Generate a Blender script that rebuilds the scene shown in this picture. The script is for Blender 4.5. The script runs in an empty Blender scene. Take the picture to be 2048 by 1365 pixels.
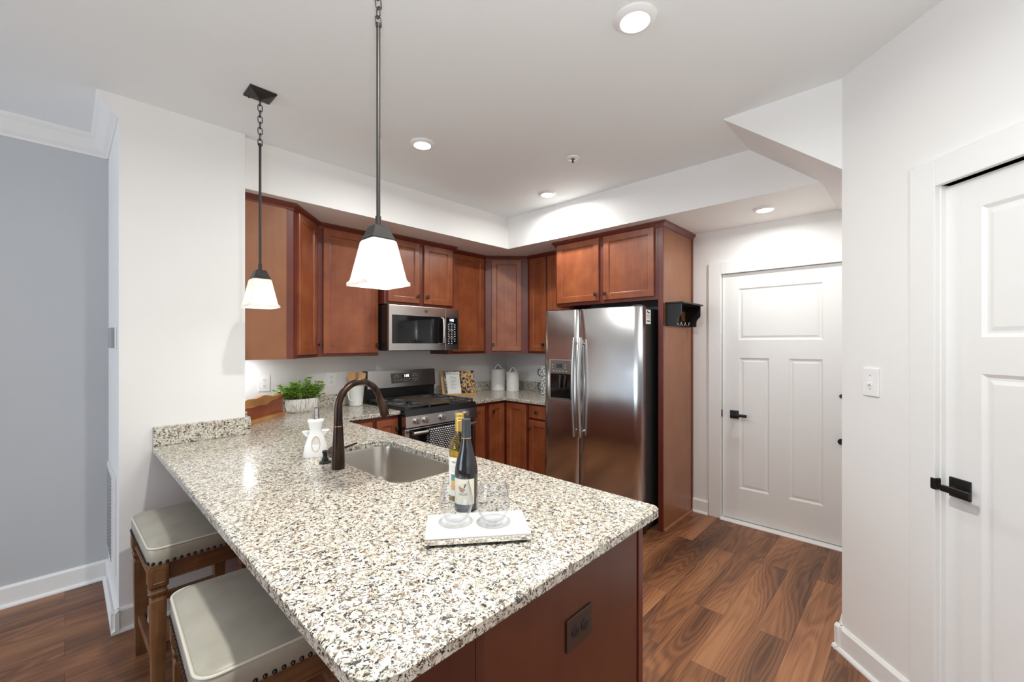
import bpy, bmesh, math, random
from mathutils import Matrix, Vector
random.seed(7)
D = bpy.data
S = bpy.context.scene
COL = S.collection
PI = math.pi

# ------------------------------------------------------------------ camera, world, lights, exposure
CAM_Z = 1.4568
YAW = 46.3514
cd = D.cameras.new('camera'); cam = D.objects.new('camera', cd); COL.objects.link(cam)
cam.location = (0, 0, CAM_Z)
cam.rotation_euler = (PI/2, 0, -math.radians(YAW))
cd.sensor_width = 36.0
cd.lens = 853.56/2048*36.0
cd.shift_y = 6.05/2048
cd.clip_start = 0.02
S.camera = cam

W = D.worlds.new('world'); S.world = W
W.use_nodes = True
wb = W.node_tree.nodes['Background']
wb.inputs[0].default_value = (0.72, 0.86, 1.0, 1)
wb.inputs[1].default_value = 0.4

VS = S.view_settings
S.display_settings.display_device = 'sRGB'
VS.view_transform = 'Standard'
VS.look = 'None'
VS.exposure = 0.74
VS.gamma = 1.0
VS.use_curve_mapping = False
S.cycles.use_denoising = True
S.cycles.max_bounces = 12
S.cycles.diffuse_bounces = 8
S.cycles.glossy_bounces = 5
S.cycles.transmission_bounces = 8
S.cycles.transparent_max_bounces = 24
S.cycles.sample_clamp_indirect = 6.0
S.cycles.caustics_refractive = False
S.cycles.caustics_reflective = False

def area_light(name, loc, aim, size, size_y, power, color, shape='RECTANGLE', spread=PI):
    l = D.lights.new(name, 'AREA'); l.shape = shape; l.size = size
    if shape in ('RECTANGLE', 'ELLIPSE'): l.size_y = size_y
    l.energy = power; l.color = color; l.spread = spread
    o = D.objects.new(name, l); COL.objects.link(o); o.location = loc
    o.rotation_euler = (Vector(aim)-Vector(loc)).to_track_quat('-Z', 'Y').to_euler()
    return o

DAY = (0.75, 0.87, 1.0)
WARM = (0.97, 0.985, 0.95)
# daylight from unseen windows, added behind and beside the camera to brighten the room
area_light('added_daylight', (-4.05, 2.25, 1.55), (0, 1.6, 1.5), 2.3, 1.9, 46, DAY)
area_light('added_daylight', (-1.15, -3.5, 1.35), (-0.75, 0, 2.35), 3.2, 2.1, 13, (0.91, 0.97, 1.0))
DOWN_POWER = 8
UPLIGHT_POWER = 27

# ------------------------------------------------------------------ materials
def new_mat(name):
    m = D.materials.new(name); m.use_nodes = True
    nt = m.node_tree
    return m, nt, nt.nodes['Principled BSDF']
def N(nt, t, **kw):
    n = nt.nodes.new(t)
    for k, v in kw.items(): setattr(n, k, v)
    return n
def L(nt, a, b): nt.links.new(a, b)
def setin(n, **kw):
    for k, v in kw.items():
        k = k.replace('_', ' ')
        n.inputs[k].default_value = v
def rgba(c): return (c[0], c[1], c[2], 1)
def srgb(r, g, b):
    f = lambda c: (c/255/12.92) if c/255 <= 0.04045 else ((c/255+0.055)/1.055)**2.4
    return (f(r), f(g), f(b))
def plain(name, color, rough=0.5, metal=0.0, spec=None, coat=0.0, noise=0.0, nscale=30, bump=0.0, emit=None, estr=0):
    m, nt, p = new_mat(name)
    setin(p, Base_Color=rgba(color), Roughness=rough, Metallic=metal)
    if spec is not None: p.inputs['Specular IOR Level'].default_value = spec
    if coat: p.inputs['Coat Weight'].default_value = coat; p.inputs['Coat Roughness'].default_value = 0.08
    if noise or bump:
        tc = N(nt, 'ShaderNodeTexCoord'); nz = N(nt, 'ShaderNodeTexNoise')
        setin(nz, Scale=nscale, Detail=4.0)
        L(nt, tc.outputs['Object'], nz.inputs['Vector'])
        if noise:
            mx = N(nt, 'ShaderNodeMix', data_type='RGBA')
            mx.inputs['A'].default_value = rgba([max(0, c*(1-noise)) for c in color])
            mx.inputs['B'].default_value = rgba([min(1, c*(1+noise)) for c in color])
            L(nt, nz.outputs['Fac'], mx.inputs['Factor']); L(nt, mx.outputs['Result'], p.inputs['Base Color'])
        if bump:
            b = N(nt, 'ShaderNodeBump'); setin(b, Strength=bump, Distance=0.002)
            L(nt, nz.outputs['Fac'], b.inputs['Height']); L(nt, b.outputs['Normal'], p.inputs['Normal'])
    if emit:
        p.inputs['Emission Color'].default_value = rgba(emit); p.inputs['Emission Strength'].default_value = estr
    return m
def ramp(nt, stops, interp='LINEAR'):
    r = N(nt, 'ShaderNodeValToRGB'); cr = r.color_ramp; cr.interpolation = interp
    while len(cr.elements) > 1: cr.elements.remove(cr.elements[-1])
    cr.elements[0].position = stops[0][0]; cr.elements[0].color = rgba(stops[0][1])
    for pos, c in stops[1:]:
        e = cr.elements.new(pos); e.color = rgba(c)
    return r

M = {}
M['wall'] = plain('wall_paint', (0.85, 0.84, 0.825), 0.62, noise=0.012, nscale=6)
M['wall_shaded'] = plain('shaded_wall_paint', (0.52, 0.535, 0.555), 0.6, noise=0.012, nscale=5)  # same paint as the other walls, with the dim cool shade put into its colour
M['ceil'] = plain('ceiling_paint', (0.85, 0.875, 0.88), 0.75, noise=0.012, nscale=5)
M['trim'] = plain('white_trim_paint', (0.84, 0.835, 0.82), 0.32, noise=0.01, nscale=8)
M['door'] = plain('white_door_paint', (0.82, 0.815, 0.80), 0.38, noise=0.01, nscale=10)
M['plate'] = plain('white_plastic', (0.88, 0.88, 0.87), 0.3)
M['black'] = plain('black_plastic', (0.012, 0.012, 0.013), 0.3)
M['matte_black'] = plain('matte_black_metal', (0.014, 0.013, 0.012), 0.42, metal=0.3, noise=0.1)
M['iron'] = plain('cast_iron', (0.10, 0.096, 0.092), 0.36, metal=0.5, bump=0.2, nscale=200)
M['black_glass'] = plain('black_glass', (0.008, 0.008, 0.009), 0.06)
M['fridge_side'] = plain('dark_textured_steel', (0.028, 0.028, 0.027), 0.45, bump=0.2, nscale=300)
M['chrome'] = plain('polished_chrome', (0.82, 0.81, 0.79), 0.08, metal=1)
M['nickel'] = plain('brushed_nickel', (0.60, 0.585, 0.555), 0.28, metal=1, noise=0.05, nscale=60)
M['pewter'] = plain('dark_pewter_knob', (0.10, 0.09, 0.085), 0.3, metal=0.9)
M['fixture'] = plain('dark_bronze_fixture', (0.035, 0.031, 0.029), 0.45, metal=0.5, noise=0.15)
M['white_ceramic'] = plain('white_glazed_ceramic', (0.86, 0.86, 0.85), 0.18, coat=0.4)
M['white_matte'] = plain('white_matte_ceramic', (0.85, 0.84, 0.82), 0.5, noise=0.03)
M['enamel'] = plain('cream_enamel_tin', (0.80, 0.79, 0.75), 0.4, noise=0.06, nscale=45, bump=0.25)
M['bamboo'] = plain('bamboo_wood', (0.62, 0.36, 0.15), 0.5, noise=0.12, nscale=40)
M['paper'] = plain('white_paper', (0.82, 0.82, 0.80), 0.7)
M['ink'] = plain('grey_ink', (0.25, 0.25, 0.25), 0.8)
M['dark_ink'] = plain('dark_ink', (0.02, 0.02, 0.02), 0.7)
M['soil'] = plain('dark_soil', (0.03, 0.02, 0.012), 0.9, noise=0.4, nscale=80)
M['piping'] = plain('cream_piping', (0.66, 0.62, 0.53), 0.5)
M['nail'] = plain('dark_nailhead', (0.05, 0.045, 0.045), 0.3, metal=0.9)
M['lens'] = plain('lit_lens', (1, 1, 1), 0.3, emit=(1.0, 0.95, 0.88), estr=9)
M['bulb'] = plain('lit_bulb', (1, 1, 1), 0.3, emit=(1.0, 0.93, 0.82), estr=14)
M['led'] = plain('lit_digits', (0.6, 0.8, 1.0), 0.3, emit=(0.75, 0.88, 1.0), estr=3)
M['legend'] = plain('grey_legend', (0.55, 0.55, 0.55), 0.5)
M['lcd'] = plain('blue_black_screen', (0.006, 0.008, 0.02), 0.1)
M['bronze_panel'] = plain('bronze_plate', (0.10, 0.078, 0.062), 0.35, metal=0.75)
M['griddle'] = plain('griddle_plate', (0.12, 0.088, 0.06), 0.42, metal=0.4, noise=0.1)
M['grey_panel'] = plain('taupe_panel', (0.16, 0.14, 0.12), 0.35, metal=0.4)
M['gold'] = plain('gold_foil', (0.72, 0.47, 0.13), 0.32, metal=0.75, noise=0.06)
M['slate'] = plain('slate_foil', (0.045, 0.05, 0.06), 0.4, metal=0.3)
M['label'] = plain('cream_label', (0.76, 0.70, 0.57), 0.65, noise=0.03, nscale=60)
M['label_blue'] = plain('slate_label_band', (0.06, 0.085, 0.12), 0.6)
M['label_white'] = plain('white_label', (0.82, 0.80, 0.75), 0.6)
M['duck_brown'] = plain('brown_print', (0.40, 0.20, 0.10), 0.7)
M['orange'] = plain('orange_print', (0.75, 0.38, 0.08), 0.7)
M['teal'] = plain('teal_print', (0.10, 0.25, 0.27), 0.7)
M['light_wood'] = plain('pale_wood', (0.60, 0.34, 0.13), 0.45, noise=0.15, nscale=18)
M['window_glass_frame'] = M['trim']
M['rug_dark'] = plain('dark_gap', (0.01, 0.009, 0.008), 0.8)

def mk_steel(name, base, rough, axis, wav=0.0):
    m, nt, p = new_mat(name)
    setin(p, Base_Color=rgba(base), Metallic=1.0, Roughness=rough)
    tc = N(nt, 'ShaderNodeTexCoord'); mp = N(nt, 'ShaderNodeMapping')
    sc = [260, 260, 260]; sc[axis] = 3
    mp.inputs['Scale'].default_value = sc
    nz = N(nt, 'ShaderNodeTexNoise'); setin(nz, Scale=1.0, Detail=3.0)
    L(nt, tc.outputs['Object'], mp.inputs['Vector']); L(nt, mp.outputs['Vector'], nz.inputs['Vector'])
    mr = N(nt, 'ShaderNodeMapRange'); mr.inputs['To Min'].default_value = rough*0.9; mr.inputs['To Max'].default_value = rough*1.12
    L(nt, nz.outputs['Fac'], mr.inputs['Value']); L(nt, mr.outputs['Result'], p.inputs['Roughness'])
    if wav:
        n2 = N(nt, 'ShaderNodeTexNoise'); setin(n2, Scale=3.2, Detail=1.0)
        L(nt, tc.outputs['Object'], n2.inputs['Vector'])
        b = N(nt, 'ShaderNodeBump'); setin(b, Strength=wav, Distance=0.02)
        L(nt, n2.outputs['Fac'], b.inputs['Height']); L(nt, b.outputs['Normal'], p.inputs['Normal'])
    return m
M['steel'] = mk_steel('brushed_stainless', (0.60, 0.585, 0.565), 0.24, 0)
M['steel_fridge'] = mk_steel('brushed_stainless_door', (0.60, 0.60, 0.61), 0.20, 1, 0.18)
M['steel_sink'] = mk_steel('satin_stainless_basin', (0.56, 0.52, 0.47), 0.30, 1)

def mk_wood(name, dark, mid, light, rough, grain_axis=2, scale=1.0, coat=0.25, contrast=1.0):
    """stained wood: soft mottling plus fine grain along one axis"""
    m, nt, p = new_mat(name)
    tc = N(nt, 'ShaderNodeTexCoord'); mp = N(nt, 'ShaderNodeMapping')
    sc = [42*scale]*3; sc[grain_axis] = 1.6*scale
    mp.inputs['Scale'].default_value = sc
    g = N(nt, 'ShaderNodeTexNoise'); setin(g, Scale=1.0, Detail=5.0, Roughness=0.6, Distortion=0.4)
    mott = N(nt, 'ShaderNodeTexNoise'); setin(mott, Scale=5.0*scale, Detail=3.0, Roughness=0.55)
    L(nt, tc.outputs['Object'], mp.inputs['Vector']); L(nt, mp.outputs['Vector'], g.inputs['Vector'])
    L(nt, tc.outputs['Object'], mott.inputs['Vector'])
    ad = N(nt, 'ShaderNodeMath', operation='MULTIPLY_ADD'); ad.inputs[1].default_value = 0.45*contrast; 
    sub = N(nt, 'ShaderNodeMath', operation='MULTIPLY_ADD'); sub.inputs[1].default_value = 0.75; sub.inputs[2].default_value = 0.125-0.225*contrast
    L(nt, mott.outputs['Fac'], sub.inputs[0])
    L(nt, g.outputs['Fac'], ad.inputs[0]); L(nt, sub.outputs[0], ad.inputs[2])
    r = ramp(nt, [(0.25, dark), (0.5, mid), (0.78, light)])
    L(nt, ad.outputs[0], r.inputs['Fac']); L(nt, r.outputs['Color'], p.inputs['Base Color'])
    setin(p, Roughness=rough)
    p.inputs['Coat Weight'].default_value = coat; p.inputs['Coat Roughness'].default_value = 0.22
    return m
M['cherry'] = mk_wood('cherry_stained_maple', (0.170, 0.038, 0.014), (0.280, 0.075, 0.026), (0.40, 0.130, 0.046), 0.36, 2, 1.0, 0.3, 0.7)
M['cherry_frame'] = mk_wood('cherry_face_frame', (0.095, 0.016, 0.010), (0.140, 0.024, 0.014), (0.18, 0.035, 0.018), 0.36, 2, 1.0, 0.3, 0.7)
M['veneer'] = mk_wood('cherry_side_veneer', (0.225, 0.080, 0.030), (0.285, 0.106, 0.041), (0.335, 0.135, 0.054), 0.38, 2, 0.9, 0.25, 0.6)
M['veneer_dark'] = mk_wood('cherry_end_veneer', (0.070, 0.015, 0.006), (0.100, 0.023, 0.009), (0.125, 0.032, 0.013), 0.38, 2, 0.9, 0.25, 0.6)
M['stool_wood'] = mk_wood('aged_oak', (0.075, 0.028, 0.010), (0.19, 0.085, 0.032), (0.31, 0.155, 0.068), 0.5, 2, 1.3, 0.05, 1.1)
M['stool_wood_y'] = mk_wood('aged_oak_rail', (0.075, 0.028, 0.010), (0.19, 0.085, 0.032), (0.31, 0.155, 0.068), 0.5, 1, 1.3, 0.05, 1.1)
M['stool_wood_x'] = mk_wood('aged_oak_rail_cross', (0.075, 0.028, 0.010), (0.19, 0.085, 0.032), (0.31, 0.155, 0.068), 0.5, 0, 1.3, 0.05, 1.1)
M['board_dark'] = mk_wood('red_cedar_board', (0.13, 0.022, 0.008), (0.24, 0.048, 0.013), (0.34, 0.085, 0.022), 0.4, 0, 1.2, 0.3, 1.0)
M['board_light'] = mk_wood('sapwood_edge', (0.28, 0.10, 0.028), (0.43, 0.19, 0.055), (0.58, 0.33, 0.13), 0.45, 0, 1.2, 0.2, 1.0)

def mk_granite():
    m, nt, p = new_mat('speckled_granite')
    tc = N(nt, 'ShaderNodeTexCoord')
    warp = N(nt, 'ShaderNodeTexNoise'); setin(warp, Scale=55.0, Detail=2.0)
    L(nt, tc.outputs['Object'], warp.inputs['Vector'])
    addv = N(nt, 'ShaderNodeVectorMath', operation='MULTIPLY_ADD')
    addv.inputs[1].default_value = (0.02, 0.02, 0.02)
    L(nt, warp.outputs['Color'], addv.inputs[0]); L(nt, tc.outputs['Object'], addv.inputs[2])
    # base cream tone
    b = N(nt, 'ShaderNodeTexNoise'); setin(b, Scale=38.0, Detail=4.0, Roughness=0.6)
    L(nt, tc.outputs['Object'], b.inputs['Vector'])
    base = ramp(nt, [(0.32, (0.50, 0.445, 0.36)), (0.46, (0.665, 0.615, 0.52)), (0.60, (0.755, 0.72, 0.63)), (0.75, (0.76, 0.745, 0.70))])
    L(nt, b.outputs['Fac'], base.inputs['Fac'])
    # taupe patches
    n1 = N(nt, 'ShaderNodeTexNoise'); setin(n1, Scale=90.0, Detail=3.0, Roughness=0.65, Distortion=0.8)
    L(nt, addv.outputs[0], n1.inputs['Vector'])
    r1 = ramp(nt, [(0.535, (0, 0, 0)), (0.575, (1, 1, 1))])
    L(nt, n1.outputs['Fac'], r1.inputs['Fac'])
    n1c = N(nt, 'ShaderNodeTexNoise'); setin(n1c, Scale=30.0, Detail=2.0)
    L(nt, tc.outputs['Object'], n1c.inputs['Vector'])
    c1 = ramp(nt, [(0.36, (0.075, 0.068, 0.066)), (0.50, (0.185, 0.140, 0.110)), (0.66, (0.31, 0.235, 0.175))])
    L(nt, n1c.outputs['Fac'], c1.inputs['Fac'])
    m1 = N(nt, 'ShaderNodeMix', data_type='RGBA')
    L(nt, r1.outputs['Color'], m1.inputs['Factor']); L(nt, base.outputs['Color'], m1.inputs['A']); L(nt, c1.outputs['Color'], m1.inputs['B'])
    # black mica flecks
    n2 = N(nt, 'ShaderNodeTexNoise'); setin(n2, Scale=120.0, Detail=2.0, Roughness=0.6, Distortion=0.9)
    off = N(nt, 'ShaderNodeVectorMath', operation='ADD'); off.inputs[1].default_value = (7.3, 2.1, 4.4)
    L(nt, addv.outputs[0], off.inputs[0]); L(nt, off.outputs[0], n2.inputs['Vector'])
    r2 = ramp(nt, [(0.590, (0, 0, 0)), (0.615, (1, 1, 1))])
    L(nt, n2.outputs['Fac'], r2.inputs['Fac'])
    m2 = N(nt, 'ShaderNodeMix', data_type='RGBA')
    m2.inputs['B'].default_value = (0.022, 0.020, 0.020, 1)
    L(nt, r2.outputs['Color'], m2.inputs['Factor']); L(nt, m1.outputs['Result'], m2.inputs['A'])
    n3 = N(nt, 'ShaderNodeTexNoise'); setin(n3, Scale=62.0, Detail=2.5, Roughness=0.6, Distortion=0.6)
    of3 = N(nt, 'ShaderNodeVectorMath', operation='ADD'); of3.inputs[1].default_value = (1.7, 9.2, 3.3)
    L(nt, addv.outputs[0], of3.inputs[0]); L(nt, of3.outputs[0], n3.inputs['Vector'])
    sb = N(nt, 'ShaderNodeMath', operation='SUBTRACT'); sb.inputs[1].default_value = 0.5; L(nt, n3.outputs['Fac'], sb.inputs[0])
    ab = N(nt, 'ShaderNodeMath', operation='ABSOLUTE'); L(nt, sb.outputs[0], ab.inputs[0])
    r3 = ramp(nt, [(0.012, (1, 1, 1)), (0.026, (0, 0, 0))]); L(nt, ab.outputs[0], r3.inputs['Fac'])
    n4 = N(nt, 'ShaderNodeTexNoise'); setin(n4, Scale=75.0, Detail=1.0); L(nt, off.outputs[0], n4.inputs['Vector'])
    r4 = ramp(nt, [(0.46, (0, 0, 0)), (0.54, (1, 1, 1))]); L(nt, n4.outputs['Fac'], r4.inputs['Fac'])
    mm = N(nt, 'ShaderNodeMath', operation='MULTIPLY'); L(nt, r3.outputs['Color'], mm.inputs[0]); L(nt, r4.outputs['Color'], mm.inputs[1])
    c3 = ramp(nt, [(0.42, (0.030, 0.028, 0.028)), (0.58, (0.13, 0.085, 0.060))]); L(nt, n1c.outputs['Fac'], c3.inputs['Fac'])
    m3 = N(nt, 'ShaderNodeMix', data_type='RGBA')
    L(nt, mm.outputs[0], m3.inputs['Factor']); L(nt, m2.outputs['Result'], m3.inputs['A']); L(nt, c3.outputs['Color'], m3.inputs['B'])
    L(nt, m3.outputs['Result'], p.inputs['Base Color'])
    setin(p, Roughness=0.17)
    return m
M['granite'] = mk_granite()

def mk_floor():
    m, nt, p = new_mat('walnut_vinyl_plank')
    tc = N(nt, 'ShaderNodeTexCoord')
    br = N(nt, 'ShaderNodeTexBrick'); br.offset = 0.37; br.offset_frequency = 2
    setin(br, Scale=1.0, Mortar_Size=0.0009, Mortar_Smooth=0.0, Bias=0.0, Brick_Width=1.22, Row_Height=0.152)
    br.inputs['Color1'].default_value = (0, 0, 0, 1); br.inputs['Color2'].default_value = (1, 1, 1, 1); br.inputs['Mortar'].default_value = (0.5, 0.5, 0.5, 1)
    L(nt, tc.outputs['Object'], br.inputs['Vector'])
    sep = N(nt, 'ShaderNodeSeparateXYZ'); L(nt, tc.outputs['Object'], sep.inputs[0])
    rnd = N(nt, 'ShaderNodeMath', operation='MULTIPLY'); rnd.inputs[1].default_value = 37.0
    L(nt, br.outputs['Color'], rnd.inputs[0])
    # cathedral grain: slow noise along the plank, rings drawn from its level lines
    cx = N(nt, 'ShaderNodeMath', operation='MULTIPLY'); cx.inputs[1].default_value = 0.85; L(nt, sep.outputs['X'], cx.inputs[0])
    cy = N(nt, 'ShaderNodeMath', operation='MULTIPLY'); cy.inputs[1].default_value = 6.2; L(nt, sep.outputs['Y'], cy.inputs[0])
    comb = N(nt, 'ShaderNodeCombineXYZ'); L(nt, cx.outputs[0], comb.inputs['X']); L(nt, cy.outputs[0], comb.inputs['Y']); L(nt, rnd.outputs[0], comb.inputs['Z'])
    n = N(nt, 'ShaderNodeTexNoise'); setin(n, Scale=1.0, Detail=1.5, Roughness=0.45)
    L(nt, comb.outputs[0], n.inputs['Vector'])
    mul = N(nt, 'ShaderNodeMath', operation='MULTIPLY'); mul.inputs[1].default_value = 120.0
    L(nt, n.outputs['Fac'], mul.inputs[0])
    sn = N(nt, 'ShaderNodeMath', operation='SINE'); L(nt, mul.outputs[0], sn.inputs[0])
    # fine fibres
    fx = N(nt, 'ShaderNodeMapping'); fx.inputs['Scale'].default_value = (3.0, 210, 1)
    cf = N(nt, 'ShaderNodeCombineXYZ'); L(nt, sep.outputs['X'], cf.inputs['X']); L(nt, sep.outputs['Y'], cf.inputs['Y']); L(nt, rnd.outputs[0], cf.inputs['Z'])
    L(nt, cf.outputs[0], fx.inputs['Vector'])
    fn = N(nt, 'ShaderNodeTexNoise'); setin(fn, Scale=1.0, Detail=3.0); L(nt, fx.outputs[0], fn.inputs['Vector'])
    # large tone bands
    r = ramp(nt, [(0.30, (0.070, 0.027, 0.013)), (0.43, (0.160, 0.063, 0.027)), (0.54, (0.275, 0.112, 0.047)), (0.68, (0.36, 0.165, 0.072))])
    a1 = N(nt, 'ShaderNodeMath', operation='MULTIPLY_ADD'); a1.inputs[1].default_value = 0.045
    L(nt, sn.outputs[0], a1.inputs[0])
    a0 = N(nt, 'ShaderNodeMath', operation='MULTIPLY_ADD'); a0.inputs[1].default_value = 0.62; a0.inputs[2].default_value = 0.035
    L(nt, n.outputs['Fac'], a0.inputs[0]); L(nt, a0.outputs[0], a1.inputs[2])
    a2 = N(nt, 'ShaderNodeMath', operation='MULTIPLY_ADD'); a2.inputs[1].default_value = 0.30
    L(nt, fn.outputs['Fac'], a2.inputs[0]); L(nt, a1.outputs[0], a2.inputs[2])
    L(nt, a2.outputs[0], r.inputs['Fac'])
    # per plank tone
    tone = N(nt, 'ShaderNodeMapRange'); tone.inputs['To Min'].default_value = 0.82; tone.inputs['To Max'].default_value = 1.22
    L(nt, br.outputs['Color'], tone.inputs['Value'])
    mt = N(nt, 'ShaderNodeMix', data_type='RGBA', blend_type='MULTIPLY'); mt.inputs['Factor'].default_value = 1.0
    L(nt, r.outputs['Color'], mt.inputs['A']); L(nt, tone.outputs['Result'], mt.inputs['B'])
    seam = N(nt, 'ShaderNodeMix', data_type='RGBA'); seam.inputs['B'].default_value = (0.02, 0.009, 0.005, 1)
    sf = N(nt, 'ShaderNodeMath', operation='MULTIPLY'); sf.inputs[1].default_value = 0.75; L(nt, br.outputs['Fac'], sf.inputs[0])
    L(nt, sf.outputs[0], seam.inputs['Factor']); L(nt, mt.outputs['Result'], seam.inputs['A'])
    L(nt, seam.outputs['Result'], p.inputs['Base Color'])
    setin(p, Roughness=0.36)
    return m
M['floor'] = mk_floor()

def mk_leather():
    m, nt, p = new_mat('greige_leather')
    tc = N(nt, 'ShaderNodeTexCoord')
    n = N(nt, 'ShaderNodeTexNoise'); setin(n, Scale=9.0, Detail=4.0); L(nt, tc.outputs['Object'], n.inputs['Vector'])
    r = ramp(nt, [(0.3, (0.345, 0.315, 0.255)), (0.7, (0.44, 0.405, 0.33))])
    L(nt, n.outputs['Fac'], r.inputs['Fac']); L(nt, r.outputs['Color'], p.inputs['Base Color'])
    v = N(nt, 'ShaderNodeTexVoronoi'); setin(v, Scale=260.0); L(nt, tc.outputs['Object'], v.inputs['Vector'])
    b = N(nt, 'ShaderNodeBump'); setin(b, Strength=0.08, Distance=0.001); L(nt, v.outputs['Distance'], b.inputs['Height']); L(nt, b.outputs['Normal'], p.inputs['Normal'])
    setin(p, Roughness=0.42)
    return m
M['leather'] = mk_leather()

def mk_orb():
    m, nt, p = new_mat('oil_rubbed_bronze')
    tc = N(nt, 'ShaderNodeTexCoord'); mp = N(nt, 'ShaderNodeMapping'); mp.inputs['Scale'].default_value = (40, 40, 6)
    n = N(nt, 'ShaderNodeTexNoise'); setin(n, Scale=1.0, Detail=4.0)
    L(nt, tc.outputs['Object'], mp.inputs['Vector']); L(nt, mp.outputs['Vector'], n.inputs['Vector'])
    r = ramp(nt, [(0.35, (0.028, 0.020, 0.018)), (0.62, (0.085, 0.048, 0.034)), (0.8, (0.20, 0.095, 0.055))])
    L(nt, n.outputs['Fac'], r.inputs['Fac']); L(nt, r.outputs['Color'], p.inputs['Base Color'])
    setin(p, Metallic=0.85, Roughness=0.3)
    return m
M['orb'] = mk_orb()
M['copper'] = plain('worn_copper_ring', (0.5, 0.22, 0.13), 0.3, metal=1)

def mk_glass(name, color, rough=0.0, ior=1.45):
    m, nt, p = new_mat(name)
    setin(p, Base_Color=rgba(color), Roughness=rough, IOR=ior)
    p.inputs['Transmission Weight'].default_value = 1.0
    return m
def mk_thin_glass(name, tint, ior=1.45, rough=0.02):
    m, nt, p = new_mat(name); out = nt.nodes['Material Output']; nt.nodes.remove(p)
    tr = N(nt, 'ShaderNodeBsdfTransparent'); tr.inputs['Color'].default_value = rgba(tint)
    gl = N(nt, 'ShaderNodeBsdfGlossy'); gl.inputs['Roughness'].default_value = rough
    lw = N(nt, 'ShaderNodeLayerWeight'); lw.inputs['Blend'].default_value = 0.5
    pw = N(nt, 'ShaderNodeMath', operation='POWER'); pw.inputs[1].default_value = 3.0; L(nt, lw.outputs['Facing'], pw.inputs[0])
    fr = N(nt, 'ShaderNodeMath', operation='MULTIPLY_ADD'); fr.inputs[1].default_value = 0.75; fr.inputs[2].default_value = 0.03; L(nt, pw.outputs[0], fr.inputs[0])
    mx = N(nt, 'ShaderNodeMixShader')
    L(nt, fr.outputs[0], mx.inputs[0]); L(nt, tr.outputs[0], mx.inputs[1]); L(nt, gl.outputs[0], mx.inputs[2]); L(nt, mx.outputs[0], out.inputs['Surface'])
    return m
M['glass'] = mk_thin_glass('clear_glass', (0.955, 0.962, 0.970))
M['straw_glass'] = mk_thin_glass('straw_wine_glass', (0.965, 0.92, 0.66))
M['dark_glass'] = plain('dark_bottle_glass', (0.010, 0.009, 0.010), 0.06, coat=0.5)

def mk_shade():
    m, nt, p = new_mat('frosted_lit_glass')
    out = nt.nodes['Material Output']
    tr = N(nt, 'ShaderNodeBsdfTranslucent'); tr.inputs['Color'].default_value = (0.30, 0.29, 0.27, 1)
    df = N(nt, 'ShaderNodeBsdfDiffuse'); df.inputs['Color'].default_value = (0.85, 0.83, 0.79, 1)
    gl = N(nt, 'ShaderNodeBsdfGlossy'); gl.inputs['Roughness'].default_value = 0.15
    em = N(nt, 'ShaderNodeEmission'); em.inputs['Color'].default_value = (1.0, 0.94, 0.84, 1); em.inputs['Strength'].default_value = 0.20
    m1 = N(nt, 'ShaderNodeMixShader'); m1.inputs[0].default_value = 0.35
    L(nt, tr.outputs[0], m1.inputs[1]); L(nt, df.outputs[0], m1.inputs[2])
    m2 = N(nt, 'ShaderNodeMixShader'); m2.inputs[0].default_value = 0.05
    L(nt, m1.outputs[0], m2.inputs[1]); L(nt, gl.outputs[0], m2.inputs[2])
    ad = N(nt, 'ShaderNodeAddShader'); L(nt, m2.outputs[0], ad.inputs[0]); L(nt, em.outputs[0], ad.inputs[1])
    L(nt, ad.outputs[0], out.inputs['Surface'])
    nt.nodes.remove(p)
    return m
M['shade'] = mk_shade()

def mk_marble():
    m, nt, p = new_mat('white_marble')
    tc = N(nt, 'ShaderNodeTexCoord')
    n = N(nt, 'ShaderNodeTexNoise'); setin(n, Scale=9.0, Detail=6.0, Distortion=1.5); L(nt, tc.outputs['Object'], n.inputs['Vector'])
    r = ramp(nt, [(0.35, (0.70, 0.69, 0.675)), (0.48, (0.78, 0.775, 0.76)), (0.52, (0.69, 0.68, 0.66)), (0.58, (0.79, 0.785, 0.77))])
    L(nt, n.outputs['Fac'], r.inputs['Fac']); L(nt, r.outputs['Color'], p.inputs['Base Color'])
    setin(p, Roughness=0.2)
    return m
M['marble'] = mk_marble()

def mk_planter():
    m, nt, p = new_mat('ribbed_whitewash')
    tc = N(nt, 'ShaderNodeTexCoord'); mp = N(nt, 'ShaderNodeMapping'); mp.inputs['Scale'].default_value = (150, 150, 22)
    n = N(nt, 'ShaderNodeTexNoise'); setin(n, Scale=1.0, Detail=3.0)
    L(nt, tc.outputs['Object'], mp.inputs['Vector']); L(nt, mp.outputs['Vector'], n.inputs['Vector'])
    r = ramp(nt, [(0.35, (0.42, 0.38, 0.33)), (0.5, (0.76, 0.74, 0.70)), (0.7, (0.84, 0.83, 0.80))])
    L(nt, n.outputs['Fac'], r.inputs['Fac']); L(nt, r.outputs['Color'], p.inputs['Base Color'])
    b = N(nt, 'ShaderNodeBump'); setin(b, Strength=0.6, Distance=0.003); L(nt, n.outputs['Fac'], b.inputs['Height']); L(nt, b.outputs['Normal'], p.inputs['Normal'])
    setin(p, Roughness=0.7)
    return m
M['planter'] = mk_planter()
def mk_leaf():
    m, nt, p = new_mat('boxwood_leaf')
    tc = N(nt, 'ShaderNodeTexCoord'); n = N(nt, 'ShaderNodeTexNoise'); setin(n, Scale=38.0, Detail=3.0)
    L(nt, tc.outputs['Object'], n.inputs['Vector'])
    r = ramp(nt, [(0.28, (0.035, 0.10, 0.03)), (0.44, (0.19, 0.42, 0.045)), (0.64, (0.46, 0.68, 0.11))])
    L(nt, n.outputs['Fac'], r.inputs['Fac']); L(nt, r.outputs['Color'], p.inputs['Base Color'])
    setin(p, Roughness=0.45)
    return m
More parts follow.
